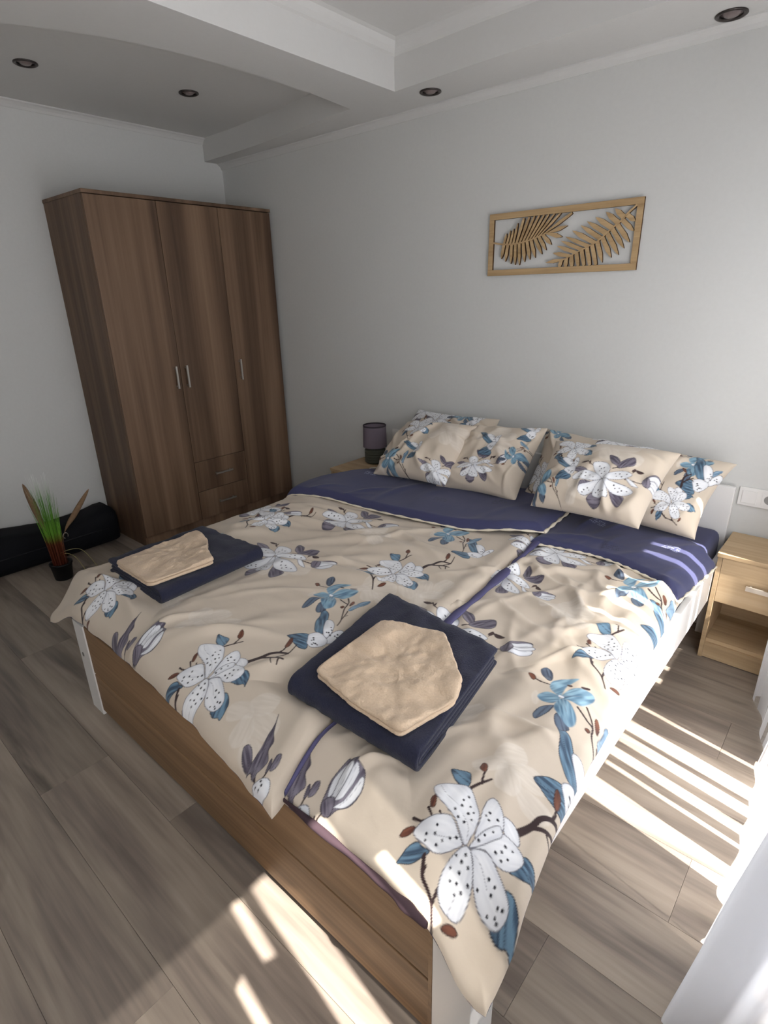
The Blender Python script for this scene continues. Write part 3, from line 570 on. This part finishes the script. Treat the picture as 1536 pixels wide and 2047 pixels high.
# folded-back navy tops
def flap(front, back, zf, th, parent, spots, seed):
    n = 330; F_ = catmull([(a, b_) for a, b_ in front], 40); B_ = catmull([(a, b_) for a, b_ in back], 40)
    def res(P, n):
        L = np.r_[0, np.cumsum(np.hypot(*np.diff(P, axis=0).T))]; q = np.linspace(0, L[-1], n); return np.stack([np.interp(q, L, P[:, 0]), np.interp(q, L, P[:, 1])], -1)
    F_ = res(F_, n); B_ = res(B_, n); m = 150; t = np.linspace(0, 1, m)[:, None, None]; G = F_[None] * (1 - t) + B_[None] * t
    X, Y = G[..., 0], G[..., 1]; s = np.linspace(0, 1, n)[None, :] + 0 * X; tt = t[..., 0] + 0 * X
    wd = np.hypot(*(F_ - B_).T)[None, :]; ln = 1.1
    e = np.minimum(np.minimum(s, 1 - s) * ln, np.minimum(tt * 1.6, (1 - tt)) * wd)
    Z = zf(X, Y, False) + .006 + (.020 * sm((s - .72) / .2) if seed == 21 else 0) + th * rnd_edge(e, .045) * (.65 + .35 * tt) + ridges(X, Y, seed, 26, (X.min(), X.max(), Y.min(), Y.max()), .008, .11, .02, 1.2) * sm(e / .04) + .008 * vnoise(X, Y, .16, seed)
    col = np.tile(np.array(NAVY[:3]), (X.size, 1)) * (1 + .08 * vnoise(X, Y, .1, seed).ravel()[:, None])
    marks(col, X.ravel() * 1000, Y.ravel() * 1000, spots)
    o = grid_obj('folded_top', X, Y, Z, M_NAVYPRINT, parent, col); o['label'] = 'navy reverse side folded back over the duvet'
    lining('folded_top_lining', X, Y, Z, .012, parent, k=10)
    pts = [(X[0, i], Y[0, i] - .002, Z[0, i] + .004) for i in np.linspace(0, n - 1, 60).astype(int)]
    p = tube('piping', pts, [.0045 + .002 * math.sin(i * 1.7) for i in range(60)], M_CREAM, o); p['label'] = 'cream piped edge'
    pts = [(X[i, -1] + .002, Y[i, -1], Z[i, -1] + .004) for i in np.linspace(0, m - 1, 30).astype(int)]
    p = tube('piping', pts, [(.0065 if seed == 21 else .0045) + .0025 * math.sin(i * 1.3) for i in range(30)], M_CREAM, o); p['label'] = 'cream piped edge'
    return o
LT, DK = RGB(140, 146, 172), RGB(30, 32, 54)
flap([(1.605, -.955), (1.76, -.915), (1.95, -.870), (2.25, -.83), (2.52, -.785), (2.72, -.715), (2.89, -.630)], [(1.61, -.86), (1.655, -.66), (1.80, -.47), (2.10, -.385), (2.48, -.30), (2.70, -.22), (2.858, -.17)],
     zL, .058, dl, [(1850, -560, LT, .3), (2020, -480, LT, .25), (2600, -500, DK, .5), (2770, -420, LT, .2), (2860, -420, DK, .2), (2350, -620, DK, .3)], 21)
flap([(2.86, -.695), (3.0, -.665), (3.14, -.652), (3.30, -.69), (3.455, -.762)], [(2.87, -.27), (3.05, -.265), (3.2, -.27), (3.36, -.305), (3.485, -.350)],
     zR, .034, dr, [(3020, -380, LT, -.1), (3340, -450, LT, -.35), (3150, -580, DK, .2)], 31)
o = None

# ------------------------------------------------------------------ pillows
def pillow(label, TL, TR, BR, BL, T, inst, seed):
    TL, TR, BR, BL = map(lambda p: np.array(p, float), (TL, TR, BR, BL))
    W = .5 * (np.linalg.norm(TR - TL) + np.linalg.norm(BR - BL)); H = .5 * (np.linalg.norm(TL - BL) + np.linalg.norm(TR - BR))
    ns, nt = int(W / .0028), int(H / .0028); u, v = np.meshgrid(np.linspace(-1, 1, ns), np.linspace(-1, 1, nt))
    uu = u * (1 - .07 * (1 - v * v) * np.abs(u)); vv = v * (1 - .09 * (1 - u * u) * np.abs(v))
    a = (uu[..., None] + 1) / 2; b_ = (vv[..., None] + 1) / 2
    P = (BL * (1 - a) + BR * a) * (1 - b_) + (TL * (1 - a) + TR * a) * b_
    nrm = np.cross(TR - TL, TL - BL); nrm /= np.linalg.norm(nrm)
    k = (np.clip(1 - u ** 2, 0, 1) * np.clip(1 - v ** 2, 0, 1)) ** .42
    x, y = u * W / 2, v * H / 2
    wr_ = (ridges(x, y, seed, 22, (-W / 2, W / 2, -H / 2, H / 2), .017, .10, .018) + .016 * vnoise(x, y, .09, seed)) * sm(k * 2.2)
    front = P + nrm * (T * k + wr_)[..., None]; back = P - nrm * (T * .7 * k)[..., None]
    G = np.concatenate([front, back[::-1]], 0)
    col = np.tile(BEIGE, (x.size, 1)) * (1 + .05 * vnoise(x, y, .2, seed).ravel()[:, None])
    paint(col, x.ravel() * 1000, y.ravel() * 1000, [(n, fu * W * 500, fv * H * 500, sc, rt) for n, fu, fv, sc, rt in inst], 1.5)
    col = col.reshape(nt, ns, 3); col = np.concatenate([col, col[::-1]], 0)
    base = ((BL + BR) / 2)
    t = thing('pillow', label, 'pillow', tuple(base), 'floral pillows by the headboard')
    grid_obj('pillowcase', G[..., 0], G[..., 1], G[..., 2], M_PRINT, t, col)
    return t
pillow('large magnolia-print pillow propped behind the small square cushion, by the lamp', (1.80, -.075, .845), (2.34, -.075, .85), (2.36, -.34,   .545), (1.72, -.34, .520), .095,
       [('M4', -.75, .95, .9, .2), ('M1', -.2, .6, 1, 0), ('M3', .3, .9, .8, 1), ('M2', .6, .75, 1, 0), ('M1', -.86, -.55, .7, .3)], 41)
pillow('large magnolia-print pillow at the back of the window side, corner sticking out', (2.60, -.075, .835), (3.445, -.075, .800), (3.395, -.35, .545), (2.63, -.35, .545), .105,
       [('G', 0, .3, 1, 0), ('M4', -.15, .95, .8, 0), ('M3', .70, .62, .75, -.3), ('M2', .88, .30, 1, -.2), ('M1', .70, -.45, .68, .4), ('M1', -.85, -.45, .72, 0), ('M3', -.80, .85, .7, .8), ('M4', .25, .9, .7, .5)], 42)
pillow('small magnolia-print cushion wedged between its neighbours, blue leaf in its middle', (2.25, -.21, .83), (2.665, -.19, .868), (2.66, -.46, .57), (2.22, -.48, .56), .085,
       [('G', .1, .45, 1.1, 0), ('M4', -.1, -.45, .72, .1), ('M2', .10, .25, .8, .2), ('M3', .75, -.05, .6, 1.2), ('M2', .8, .75, .7, .3)], 43)
pillow('small square magnolia-print cushion leaning at the front, beside the lamp', (1.875, -.27, .815), (2.33, -.28, .85), (2.325, -.55, .60), (1.865, -.56, .580), .09,
       [('G', .6, .45, 1.1, .3), ('M3', -.52, -.70, .85, .1), ('M4', .78, -.75, .72, 0), ('M1', -.28, .52, .70, 0), ('M2', .12, -.25, .7, .5)], 44)
pillow('magnolia-print pillow leaning in front on the window side, large lily on its face', (2.755, -.29, .84), (3.28, -.29, .865), (3.235, -.55, .615), (2.79, -.57, .615), .10,
       [('G', .1, .65, 1.2, .2), ('G', -.1, -.5, 1, 1), ('M3', -.90, -.55, .75, .1), ('M1', -.52, .55, .70, 0), ('M4', .22, -.28, .98, 0), ('M2', -.40, -.05, .8, .3)], 45)

# ------------------------------------------------------------------ towels
def bil(q, u, v): q = [np.array(p, float) for p in q]; return (q[0] * (1 - u) + q[1] * u) * (1 - v) + (q[3] * (1 - u) + q[2] * u) * v
def folded_towel(name, label, quad, zb, H, mat, layers, seed, group):
    """nested U folds: ribbon profile in the (v, z) plane, closed fold at v=0, drawn along u; quad = corners for (u,v) 00,10,11,01"""
    t = thing(name, label, 'towel', (float(np.mean([p[0] for p in quad])), float(np.mean([p[1] for p in quad])), zb), group)
    L = np.linalg.norm(np.array(quad[3]) - np.array(quad[0])); th = H / (2 * layers)
    for k in range(layers):
        r_out = H / 2 - k * th; zc = H / 2; r = r_out - th / 2
        start = k * th * .9 + .002; pts = []
        end = L - .012 * ((k * 5) % 3) - .004
        for q in np.linspace(end, start + r_out, 26): pts.append((q, zc + r))
        for a in np.linspace(math.pi / 2, 3 * math.pi / 2, 12)[1:-1]: pts.append((start + r_out + math.cos(a) * r * 1.0, zc + math.sin(a) * r))
        for q in np.linspace(start + r_out, end, 26): pts.append((q, zc - r))
        P = np.array(pts); d = np.gradient(P, axis=0); d /= np.linalg.norm(d, axis=1)[:, None]; nn = np.stack([-d[:, 1], d[:, 0]], -1)
        ring = []
        hw = th * .47
        ring += [P[i] + nn[i] * hw for i in range(len(P))]; ring += [P[-1] + d[-1] * hw * .7]; ring += [P[i] - nn[i] * hw for i in range(len(P) - 1, -1, -1)]; ring += [P[0] - d[0] * hw * .7]
        ring = np.array(ring); m = len(ring); nu = 44; V = []; F = []
        us = np.r_[0, .006, np.linspace(.02, .98, nu - 4), .994, 1]
        for i, u in enumerate(us):
            sh = 0 if 1 < i < nu - 2 else (.3 if i in (0, nu - 1) else .08)
            for j, (v, z) in enumerate(ring):
                jj = j if j < len(P) else m - 1 - j
                c = P[min(max(jj, 0), len(P) - 1)]; v_, z_ = v + (c[0] - v) * sh, z + (c[1] - z) * sh
                p = bil(quad, u, min(max(v_ / L, -.02), 1.02)); n1 = float(vnoise(u * L, v_, .05, seed + k)); n2 = float(vnoise(u * L * 3, v_ * 3, .05, seed + k + 9))
                V.append((p[0] + .004 * n1, p[1] + .004 * n2, zb + max(0.001, z_ + (.010 * n1 + .004 * n2) * (z_ / H))))
        for i in range(nu - 1):
            for j in range(m): F.append((i * m + j, i * m + (j + 1) % m, (i + 1) * m + (j + 1) % m, (i + 1) * m + j))
        F.append(tuple(range(m - 1, -1, -1))); F.append(tuple((nu - 1) * m + j for j in range(m)))
        mesh_obj('folded_layer', V, F, mat, t, True)
    return t
def outline(poly, n=170, r=.10):
    P = np.array(poly, float); m = len(P); Q = []
    for i in range(m):
        a, b_, c_ = P[i - 1], P[i], P[(i + 1) % m]
        for t in np.linspace(0, 1, 7):
            p0 = b_ + (a - b_) * r; p2 = b_ + (c_ - b_) * r; Q.append(p0 * (1 - t) ** 2 + 2 * b_ * t * (1 - t) + p2 * t * t)
    Q = np.array(Q + [Q[0]]); L = np.r_[0, np.cumsum(np.hypot(*np.diff(Q, axis=0).T))]; q_ = np.linspace(0, L[-1], n, endpoint=False)
    return np.stack([np.interp(q_, L, Q[:, 0]), np.interp(q_, L, Q[:, 1])], -1)
def sheet_towel(name, label, poly, zb, layers, th, mat, seed, group, lift=None):
    """soft polygonal folded cloth, several layers with their own rounded edges"""
    c = np.mean(np.array(poly), 0); t = thing(name, label, 'towel', (float(c[0]), float(c[1]), zb), group)
    for k in range(layers):
        B = outline(poly); B = c + (B - c) * (1 - .012 * ((layers - 1 - k) % 2)) + np.array([.003, -.003]) * (layers - 1 - k); n = len(B); V = []; F = []
        rs = np.r_[np.linspace(.05, .93, 24), .955, .975, .99, 1.0]
        zt = np.array([rnd_edge((1 - r) * .25, .012) for r in rs])
        base = zb + k * th
        rings = [(r, +1, z) for r, z in zip(rs, zt)] + [(r, -1, z) for r, z in zip(rs[::-1][1:], zt[::-1][1:])]
        for r, sg, z in rings:
            for p in B:
                q = c + (p - c) * r; n1 = float(vnoise(q[0], q[1], .07, seed + k)); n2 = float(vnoise(q[0], q[1], .02, seed + k + 5)); n3 = float(vnoise(q[0], q[1], .006, seed + k + 8))
                zz_ = base + th / 2 + sg * z * th * .5 + (.016 * n1 + .006 * n2 + .002 * n3 if (sg > 0 and k == layers - 1) else 0) * min(1, z) + (lift(q) if lift else 0)
                V.append((q[0] + .003 * n2, q[1] + .003 * n3, max(zz_, zb)))
        m = n
        for i in range(len(rings) - 1):
            for j in range(m): F.append((i * m + j, i * m + (j + 1) % m, (i + 1) * m + (j + 1) % m, (i + 1) * m + j))
        F.append(tuple(range(m - 1, -1, -1))); F.append(tuple((len(rings) - 1) * m + j for j in range(m)))
        mesh_obj('folded_layer', V, F, mat, t, True)
    return t
G1, G2 = 'folded towels laid on the duvet', 'folded towels laid on the duvet'
zn = zz(zL, (2.95, -1.7), .004)
folded_towel('bath_towel', 'navy bath towel folded square, under the beige towel by the duvet overlap', [(2.815, -1.955), (3.235, -1.945), (3.165, -1.475), (2.725, -1.430)], zn, .060, M_TOWNAVY, 2, 3, G1)
sheet_towel('hand_towel', 'beige hand towel folded in a kite shape on the navy towel by the duvet overlap', [(2.866, -1.900), (2.846, -1.607), (2.90, -1.585), (3.026, -1.540), (3.187, -1.690), (3.215, -1.76), (3.180, -1.930), (3.02, -1.925)], zn + .066, 2, .012, M_TOWBEIGE, 4, G2)
zn2 = zz(zL, (1.92, -1.72), .003)
folded_towel('bath_towel', 'navy bath towel folded lengthwise, under the beige towel near the plant side', [(1.715, -1.925), (1.70, -1.50), (2.105, -1.48), (2.125, -1.925)][::-1], zn2, .054, M_TOWNAVY, 2, 13, G1)
sheet_towel('hand_towel', 'beige hand towel folded long on the navy towel near the plant side', [(1.815, -1.938), (2.070, -1.940), (2.088, -1.69), (2.0, -1.66), (1.905, -1.60), (1.80, -1.58), (1.79, -1.73)], zn2 + .059, 2, .012, M_TOWBEIGE, 14, G2)

# ------------------------------------------------------------------ table lamp
LX, LY, LZ = 1.512, -.150, .4895
lp = thing('table_lamp', 'small table lamp with grey drum shade and dark ribbed base', 'lamp', (LX, LY, LZ))
prof = [(.048, LZ), (.058, LZ + .004)]
for k in range(5):
    z = LZ + .008 + k * .0165; prof += [(.061, z), (.065, z + .004), (.065, z + .012), (.061, z + .0155)]
prof += [(.055, LZ + .094), (.02, LZ + .096), (.016, LZ + .118)]
lathe('base', prof, LX, LY, M_LBASE, lp)
r0, r1 = .074, .071
sh = lathe('shade', [(r0, LZ + .104), (r1, LZ + .238), (r1 - .003, LZ + .238), (r0 - .003, LZ + .104), (r0, LZ + .104)], LX, LY, M_SHADE, lp, n=40, caps=False)
lathe('trim_ring', [(r1 + .0008, LZ + .232), (r1 + .0008, LZ + .2395), (r1 - .004, LZ + .2395), (r1 - .004, LZ + .232), (r1 + .0008, LZ + .232)], LX, LY, plain('shade_trim', lin(60, 54, 60), .8), sh, n=40, caps=False)
lathe('socket', [(.014, LZ + .118), (.014, LZ + .15), (.022, LZ + .16), (.026, LZ + .19), (.012, LZ + .215)], LX, LY, M_PLASTIC, lp, n=20)
tube('cord', [tuple(p) for p in catmull([(1.58, -.16, .4925), (1.62, -.22, .4925), (1.58, -.275, .4925), (1.63, -.29, .4925), (1.67, -.24, .4925), (1.68, -.15, .4925), (1.70, -.07, .4925)], 8)], .0028, M_PLASTIC, lp)

# ------------------------------------------------------------------ sockets
def socket(x0, z0, n, label, holes):
    s_ = .072; t = thing('wall_socket', label, 'socket', (x0 + n * s_ / 2, -.004, z0), 'white wall sockets')
    bm = bmesh.new(); add_box(bm, x0, x0 + n * s_ + .008, -.009, 0, z0, z0 + .080, .003); bm_obj('frame_plate', bm, M_PLASTIC, t)
    for k in range(n):
        cx = x0 + .004 + s_ * (k + .5); cz = z0 + .040
        if k in holes:
            o = box('socket_insert', cx - .027, cx + .027, -.0105, -.0091, cz - .027, cz + .027, M_PLASTIC, t, .0006)
            V = []; m = 20
            for q in range(m): a = 2 * math.pi * q / m; V.append((cx + .019 * math.cos(a), -.0109, cz + .019 * math.sin(a)))
            mesh_obj('socket_well', V, [tuple(range(m))], plain('socket_grey', lin(150, 148, 146), .6), o)
        else:
            box('rocker', cx - .027, cx + .027, -.0125, -.0091, cz - .027, cz + .027, M_PLASTIC, t, .001)
socket(3.463, .612, 2, 'white double frame with switch and socket, above the nightstand by the curtain', (1,))
socket(1.535, .60, 1, 'white single wall socket half hidden behind the lamp-side pillow', (0,))

# ------------------------------------------------------------------ carved palm picture
PX0, PX1, PZ0, PZ1 = 2.190, 2.918, 1.553, 1.830; FB = .027; YB, YF = -.004, -.016
pc = thing('leaf_carving', 'rectangular light wood wall carving of two cut-out palm fronds', 'wall art', ((PX0 + PX1) / 2, -.01, PZ0))
fr = box('frame_bar', PX0, PX1, YF, YB, PZ0, PZ0 + FB, M_PICT, pc, .001); box('frame_bar', PX0, PX1, YF, YB, PZ1 - FB, PZ1, M_PICT, pc, .001)
box('frame_bar', PX0, PX0 + FB, YF, YB, PZ0 + FB, PZ1 - FB, M_PICT, pc, .001); box('frame_bar', PX1 - FB, PX1, YF, YB, PZ0 + FB, PZ1 - FB, M_PICT, pc, .001)
def plate(name, poly, y0, y1, mat, parent):
    n = len(poly); V = [(p[0], y0, p[1]) for p in poly] + [(p[0], y1, p[1]) for p in poly]
    F = [tuple(range(n)), tuple(range(2 * n - 1, n - 1, -1))] + [(i, i + n, (i + 1) % n + n, (i + 1) % n) for i in range(n)]
    bm = bmesh.new(); vs_ = [bm.verts.new(v) for v in V]
    for f in F: bm.faces.new([vs_[i] for i in f])
    return bm_obj(name, bm, mat, parent)
IX0, IX1, IZ0, IZ1 = PX0 + FB, PX1 - FB, PZ0 + FB, PZ1 - FB
def q(u, v): return np.array([IX0 + (IX1 - IX0) * u, IZ0 + (IZ1 - IZ0) * v])
def clampf(p): return (min(max(p[0], IX0 - .004), IX1 + .004), min(max(p[1], IZ0 - .004), IZ1 + .004))
M_BURN = plain('burnt_wood_edge', lin(74, 50, 34), .8, .1)
def burnt(o):
    o.data.materials.append(M_BURN)
    for f in o.data.polygons: f.material_index = 0 if abs(f.normal.y) > .7 else 1
    return o
for o_ in pc.children: burnt(o_)
def frond(path, sides, label):
    """midrib path and leaflet tips in opening coordinates; narrow open slits stay between neighbouring leaflets"""
    P = catmull([q(*p) for p in path], 20); L = np.r_[0, np.cumsum(np.hypot(*np.diff(P, axis=0).T))]
    at = lambda f: np.array([np.interp(f * L[-1], L, P[:, 0]), np.interp(f * L[-1], L, P[:, 1])])
    w_ = [.0040 * (1 - .5 * i / len(P)) for i in range(len(P))]; d = np.gradient(P, axis=0); d /= np.linalg.norm(d, axis=1)[:, None]; nn = np.stack([-d[:, 1], d[:, 0]], -1)
    rib = [tuple(P[i] + nn[i] * w_[i]) for i in range(len(P))] + [tuple(P[i] - nn[i] * w_[i]) for i in range(len(P) - 1, -1, -1)]
    st = burnt(plate('frond', [clampf(p) for p in rib], YF - .001, YB, M_PICT, pc)); st['label'] = label
    for f0, f1, tips in sides:
        n = len(tips)
        for k, tp in enumerate(tips):
            b0, b1 = at(f0 + (f1 - f0) * (k + .12) / n), at(f0 + (f1 - f0) * (k + .88) / n); b_ = (b0 + b1) / 2; tip = q(*tp); ax = tip - b_; ln = np.linalg.norm(ax); ax /= ln; nv = np.array([-ax[1], ax[0]])
            if (b1 - b0) @ nv < 0: nv = -nv
            near_ = [abs((q(*tips[j]) - tip) @ nv) for j in (k - 1, k + 1) if 0 <= j < n]
            hw = max(abs((b1 - b0) @ nv) * .42, .0014); hm = min(max(hw, .5 * hw + .5 * min(near_) * .40), .0105); edge_ = tp[1] > .97 or tp[1] < .01
            ht = hm * (.8 if edge_ else .42)
            left = [b0] + [b_ + ax * ln * t_ - nv * h_ for t_, h_ in ((.3, (hw + hm) / 2), (.6, hm), (.88, ht))]
            right = [b_ + ax * ln * t_ + nv * h_ for t_, h_ in ((.88, ht), (.6, hm), (.3, (hw + hm) / 2))] + [b1]
            mid_ = [tip - nv * ht * .8, tip + nv * ht * .8] if edge_ else [tip]
            burnt(plate('leaflet', [clampf(p) for p in left + mid_ + right], YF, YB - .001, M_PICT, st))
frond([(0, .55), (.08, .51), (.18, .50), (.29, .55), (.36, .61), (.43, .66)],
      [(.17, .98, [(.105, .72), (.135, .77), (.16, .80), (.19, .90), (.235, .98), (.275, .99), (.315, 1), (.35, 1), (.385, 1), (.42, 1), (.46, 1), (.505, 1), (.585, .98), (.56, .76)]),
       (.17, 1.0, [(.07, .22), (.105, .16), (.15, .11), (.185, .08), (.22, .07), (.26, .13), (.30, .17), (.34, .20), (.39, .26), (.42, .33), (.455, .43), (.53, .56)])], 'cut-out palm frond with its stalk on the short frame side')
frond([(1.0, 1.0), (.95, .87), (.91, .75), (.845, .60), (.78, .44), (.71, .34), (.635, .245), (.57, .155), (.52, .10)],
      [(.13, .97, [(.865, .97), (.81, .93), (.745, .86), (.69, .80), (.65, .74), (.595, .66), (.55, .56), (.52, .49), (.495, .40), (.47, .27), (.42, .09)]),
       (.10, 1.0, [(1.0, .72), (1.0, .55), (.98, .37), (.95, .27), (.92, .16), (.875, .12), (.82, .04), (.78, 0), (.74, 0), (.70, 0), (.66, 0), (.615, 0), (.57, 0), (.525, 0)])], 'cut-out palm frond hanging from the frame corner')

# ------------------------------------------------------------------ artificial grass in a pot
GX, GY = .525, -1.745
gp = thing('potted_grass', 'artificial green grass with brown plumes in a black pot by the bag', 'plant', (GX, GY, 0))
lathe('pot', [(.044, 0), (.046, .003), (.056, .088), (.060, .09), (.060, .10), (.052, .10), (.050, .085)], GX, GY, M_POT, gp, n=28)
M_GRASS, _nt, _b = mat_new('grass_blade', .5, .3)
_tc = _nt.nodes.new('ShaderNodeTexCoord'); _sp = _nt.nodes.new('ShaderNodeSeparateXYZ'); _mr = _nt.nodes.new('ShaderNodeMapRange'); _mr.inputs[2].default_value = .62; _cr = _nt.nodes.new('ShaderNodeValToRGB')
for e_, (p_, c_) in zip([_cr.color_ramp.elements[0], _cr.color_ramp.elements[1], _cr.color_ramp.elements.new(.36), _cr.color_ramp.elements.new(.5), _cr.color_ramp.elements.new(.75)],
                        [(0.0, lin(72, 26, 18)), (1.0, lin(142, 176, 116)), (.36, lin(104, 52, 30)), (.46, lin(112, 166, 58)), (.78, lin(92, 142, 62))]): e_.position = p_; e_.color = c_
_nt.links.new(_tc.outputs['Object'], _sp.inputs[0]); _nt.links.new(_sp.outputs[2], _mr.inputs[0]); _nt.links.new(_mr.outputs[0], _cr.inputs[0]); _nt.links.new(_cr.outputs[0], _b.inputs['Base Color'])
V = []; F = []
for k in range(150):
    a = rnd.uniform(0, 6.283); r = .036 * math.sqrt(rnd.random()); h = rnd.uniform(.38, .63); sp = rnd.uniform(.0, .045); wv = rnd.uniform(.0016, .0032); tw = rnd.uniform(0, 6.28)
    for i in range(9):
        t = i / 8; rr = r * (1 + .15 * t) + sp * t ** 2.2; x, y = GX + rr * math.cos(a) + .01 * t * t, GY + rr * math.sin(a) - .01 * t; z = .07 + (h - .07) * t; ww = wv * (1 - .85 * t)
        V += [(x - ww * math.cos(tw), y - ww * math.sin(tw), z), (x + ww * math.cos(tw), y + ww * math.sin(tw), z)]
    b0 = k * 18
    for i in range(8): F.append((b0 + 2 * i, b0 + 2 * i + 1, b0 + 2 * i + 3, b0 + 2 * i + 2))
o = mesh_obj('grass_blades', V, F, M_GRASS, gp, True); o['kind'] = 'stuff'; o['label'] = 'thin green blades turning dark red at the base'
M_PLUME = plain('brown_plume', lin(124, 100, 78), .9, .1, noise=.3, nscale=90, bump=.8)
def plume(pts, rmax, label):
    P = catmull(pts, 8); n = len(P); r = [.0012 + rmax * (math.sin(math.pi * max(0, (i / (n - 1) - .35) / .65)) ** .8 if i / (n - 1) > .35 else 0) for i in range(n)]; r[-1] = .0008
    o = tube('plume', [tuple(p) for p in P], r, M_PLUME, gp, 10); o['label'] = label
plume([(GX - .01, GY - .01, .12), (GX - .01, GY - .03, .27), (GX - .01, GY - .055, .44), (GX - .015, GY - .080, .585)], .016, 'brown feathery plume leaning towards the room')
plume([(GX + .01, GY + .01, .12), (GX + .02, GY + .05, .27), (GX + .04, GY + .12, .37), (GX + .05, GY + .215, .49)], .014, 'brown feathery plume leaning towards the wardrobe')
M_STRAW = plain('pale_stem', lin(150, 140, 96), .6)
for a_, b_, c_ in (((.02, .02, .15), (.07, .06, .13), (.13, .09, .02)), ((.02, .01, .16), (.06, .10, .16), (.11, .15, .05))):
    tube('bent_stem', [tuple(p) for p in catmull([(GX, GY, .10), (GX + a_[0], GY + a_[1], a_[2]), (GX + b_[0], GY + b_[1], b_[2]), (GX + c_[0], GY + c_[1], c_[2])], 8)], .0016, M_STRAW, gp, 6)

# ------------------------------------------------------------------ long black bag along the wall
V = []; F = []; n = 28; ys_ = np.r_[np.linspace(-2.62, -2.56, 4), np.linspace(-2.5, -1.36, 34), np.linspace(-1.31, -1.262, 4)]
for i, y in enumerate(ys_):
    f = min(1, math.sqrt(max(0.02, (1 - (max(0, abs(y + 1.94) - .60) / .085) ** 2)))) 
    for k in range(n):
        a = 2 * math.pi * k / n; ca, sa = math.cos(a), math.sin(a); ex = lambda c, p: math.copysign(abs(c) ** p, c)
        hx = .128 * f; hz = (.112 + .014 * float(vnoise(y, 0, .22, 3)) + .008 * math.sin(y * 9)) * (.55 + .45 * f)
        V.append((.155 + hx * ex(ca, .5) + .010 * float(vnoise(y, a, .15, 4)), y, .002 + hz + hz * ex(sa, .55) + (.008 * float(vnoise(y, a, .08, 5)) if sa > 0 else 0)))
for i in range(len(ys_) - 1):
    for k in range(n): F.append((i * n + k, i * n + (k + 1) % n, (i + 1) * n + (k + 1) % n, (i + 1) * n + k))
F.append(tuple(range(n - 1, -1, -1))); F.append(tuple((len(ys_) - 1) * n + k for k in range(n)))
bg_ = thing('bag', 'long black fabric bag lying on the floor along the wall', 'bag', (.155, -1.94, 0))
mesh_obj('body', V, F, M_BAG, bg_, True)
ring = [(.288 + .002 * math.sin(a), -1.615 + .014 * math.cos(a), .155 + .018 * math.sin(a)) for a in np.linspace(-.6, 4.4, 22)]
r_ = tube('hook', ring, .0022, M_METAL, bg_, 8); r_['label'] = 'small pale metal hook'
tube('seam', [(.286, y, .12) for y in np.linspace(-2.45, -1.36, 12)], .003, plain('bag_seam', lin(28, 29, 33), .6), bg_, 6)

# ------------------------------------------------------------------ curtains at the glazing
LIT = [(-.846, -.824), (-.995, -.935, 0, .80), (-1.062, -1.018, 0, .80), (-1.143, -1.098, 0, .80), (-1.195, -1.178, 0, .80), (-1.350, -1.268, 0, .80), (-.520, -.490), (-.640, -.600), (-.715, -.690),  # clear bands put into the cloth to shape the sun stripes
       (-.97, -.93, .80, 9), (-1.05, -1.02, .80, 9), (-1.14, -1.125, .80, 9)]
def curtain(name, label, path, lit, z0, z1, seed, tilt=1.0):
    P = catmull(path, 10); L = np.r_[0, np.cumsum(np.hypot(*np.diff(P, axis=0).T))]; qn = int(L[-1] / .006); s_ = np.linspace(0, L[-1], qn)
    x, y = np.interp(s_, L, P[:, 0]), np.interp(s_, L, P[:, 1]); zv = np.r_[z0, z0 + .004, z0 + .03, np.linspace(z0 + .06, z1, 24)]
    X = x[None] + 0 * zv[:, None]; Y = y[None] + 0 * X; Z = zv[:, None] + 0 * X
    X = X + .012 * vnoise(Y, Z, .25, seed) * sm((Z - .0) / .6); Z = Z + (.006 * vnoise(Y, Z * 0, .07, seed + 1)) * (Z < .2)
    X = X + np.minimum(.12 * Z, .15) * tilt * sm((-.45 - Y) / .4)
    yc = .5 * (y[:-1] + y[1:])[None, :]; zc = .5 * (zv[:-1] + zv[1:])[:, None]; mi = np.zeros(Z[:-1, :-1].shape, int)
    for l in lit: mi[(yc >= l[0]) & (yc <= l[1]) & (zc >= (l[2] if len(l) > 2 else -1)) & (zc <= (l[3] if len(l) > 2 else 9))] = 1
    o = grid_obj(name, X, Y, Z, M_DENSE, None, None, (M_SHEER,), mi)
    return tag(o, label, 'curtain', 'white curtains at the windows')
path = [(3.965, -1.585), (3.945, -1.64), (3.915, -1.645), (3.89, -1.695), (3.86, -1.695), (3.82, -1.745), (3.762, -1.765), (3.785, -1.70), (3.86, -1.64), (3.90, -1.58), (3.85, -1.54), (3.790, -1.53), (3.83, -1.47), (3.87, -1.43), (3.82, -1.40), (3.792, -1.37), (3.80, -1.28), (3.812, -1.20), (3.800, -1.13), (3.808, -1.05), (3.795, -.97), (3.80, -.90), (3.785, -.82), (3.79, -.74), (3.765, -.66), (3.76, -.57), (3.725, -.50), (3.715, -.45), (3.77, -.41), (3.80, -.36), (3.74, -.325)]
curtain('curtain', 'white voile curtain with added clear bands hanging beside the nightstand, hem on the floor', path, LIT, .010, 2.24, 6)
path = [(3.93 + .022 * math.sin(i * 1.9), -2.06 - i * .06) for i in range(13)]
curtain('curtain', 'unseen white curtain added to shape the sun at the foot of the bed', path, [(-2.31, -2.225), (-2.195, -2.18, 1.2, 1.5), (-2.372, -2.345, 1.45, 1.8), (-2.45, -2.42, 1.2, 1.5)], .010, 2.24, 9, 0.0)  # out of view; added with gaps to cut the sun into floor patches
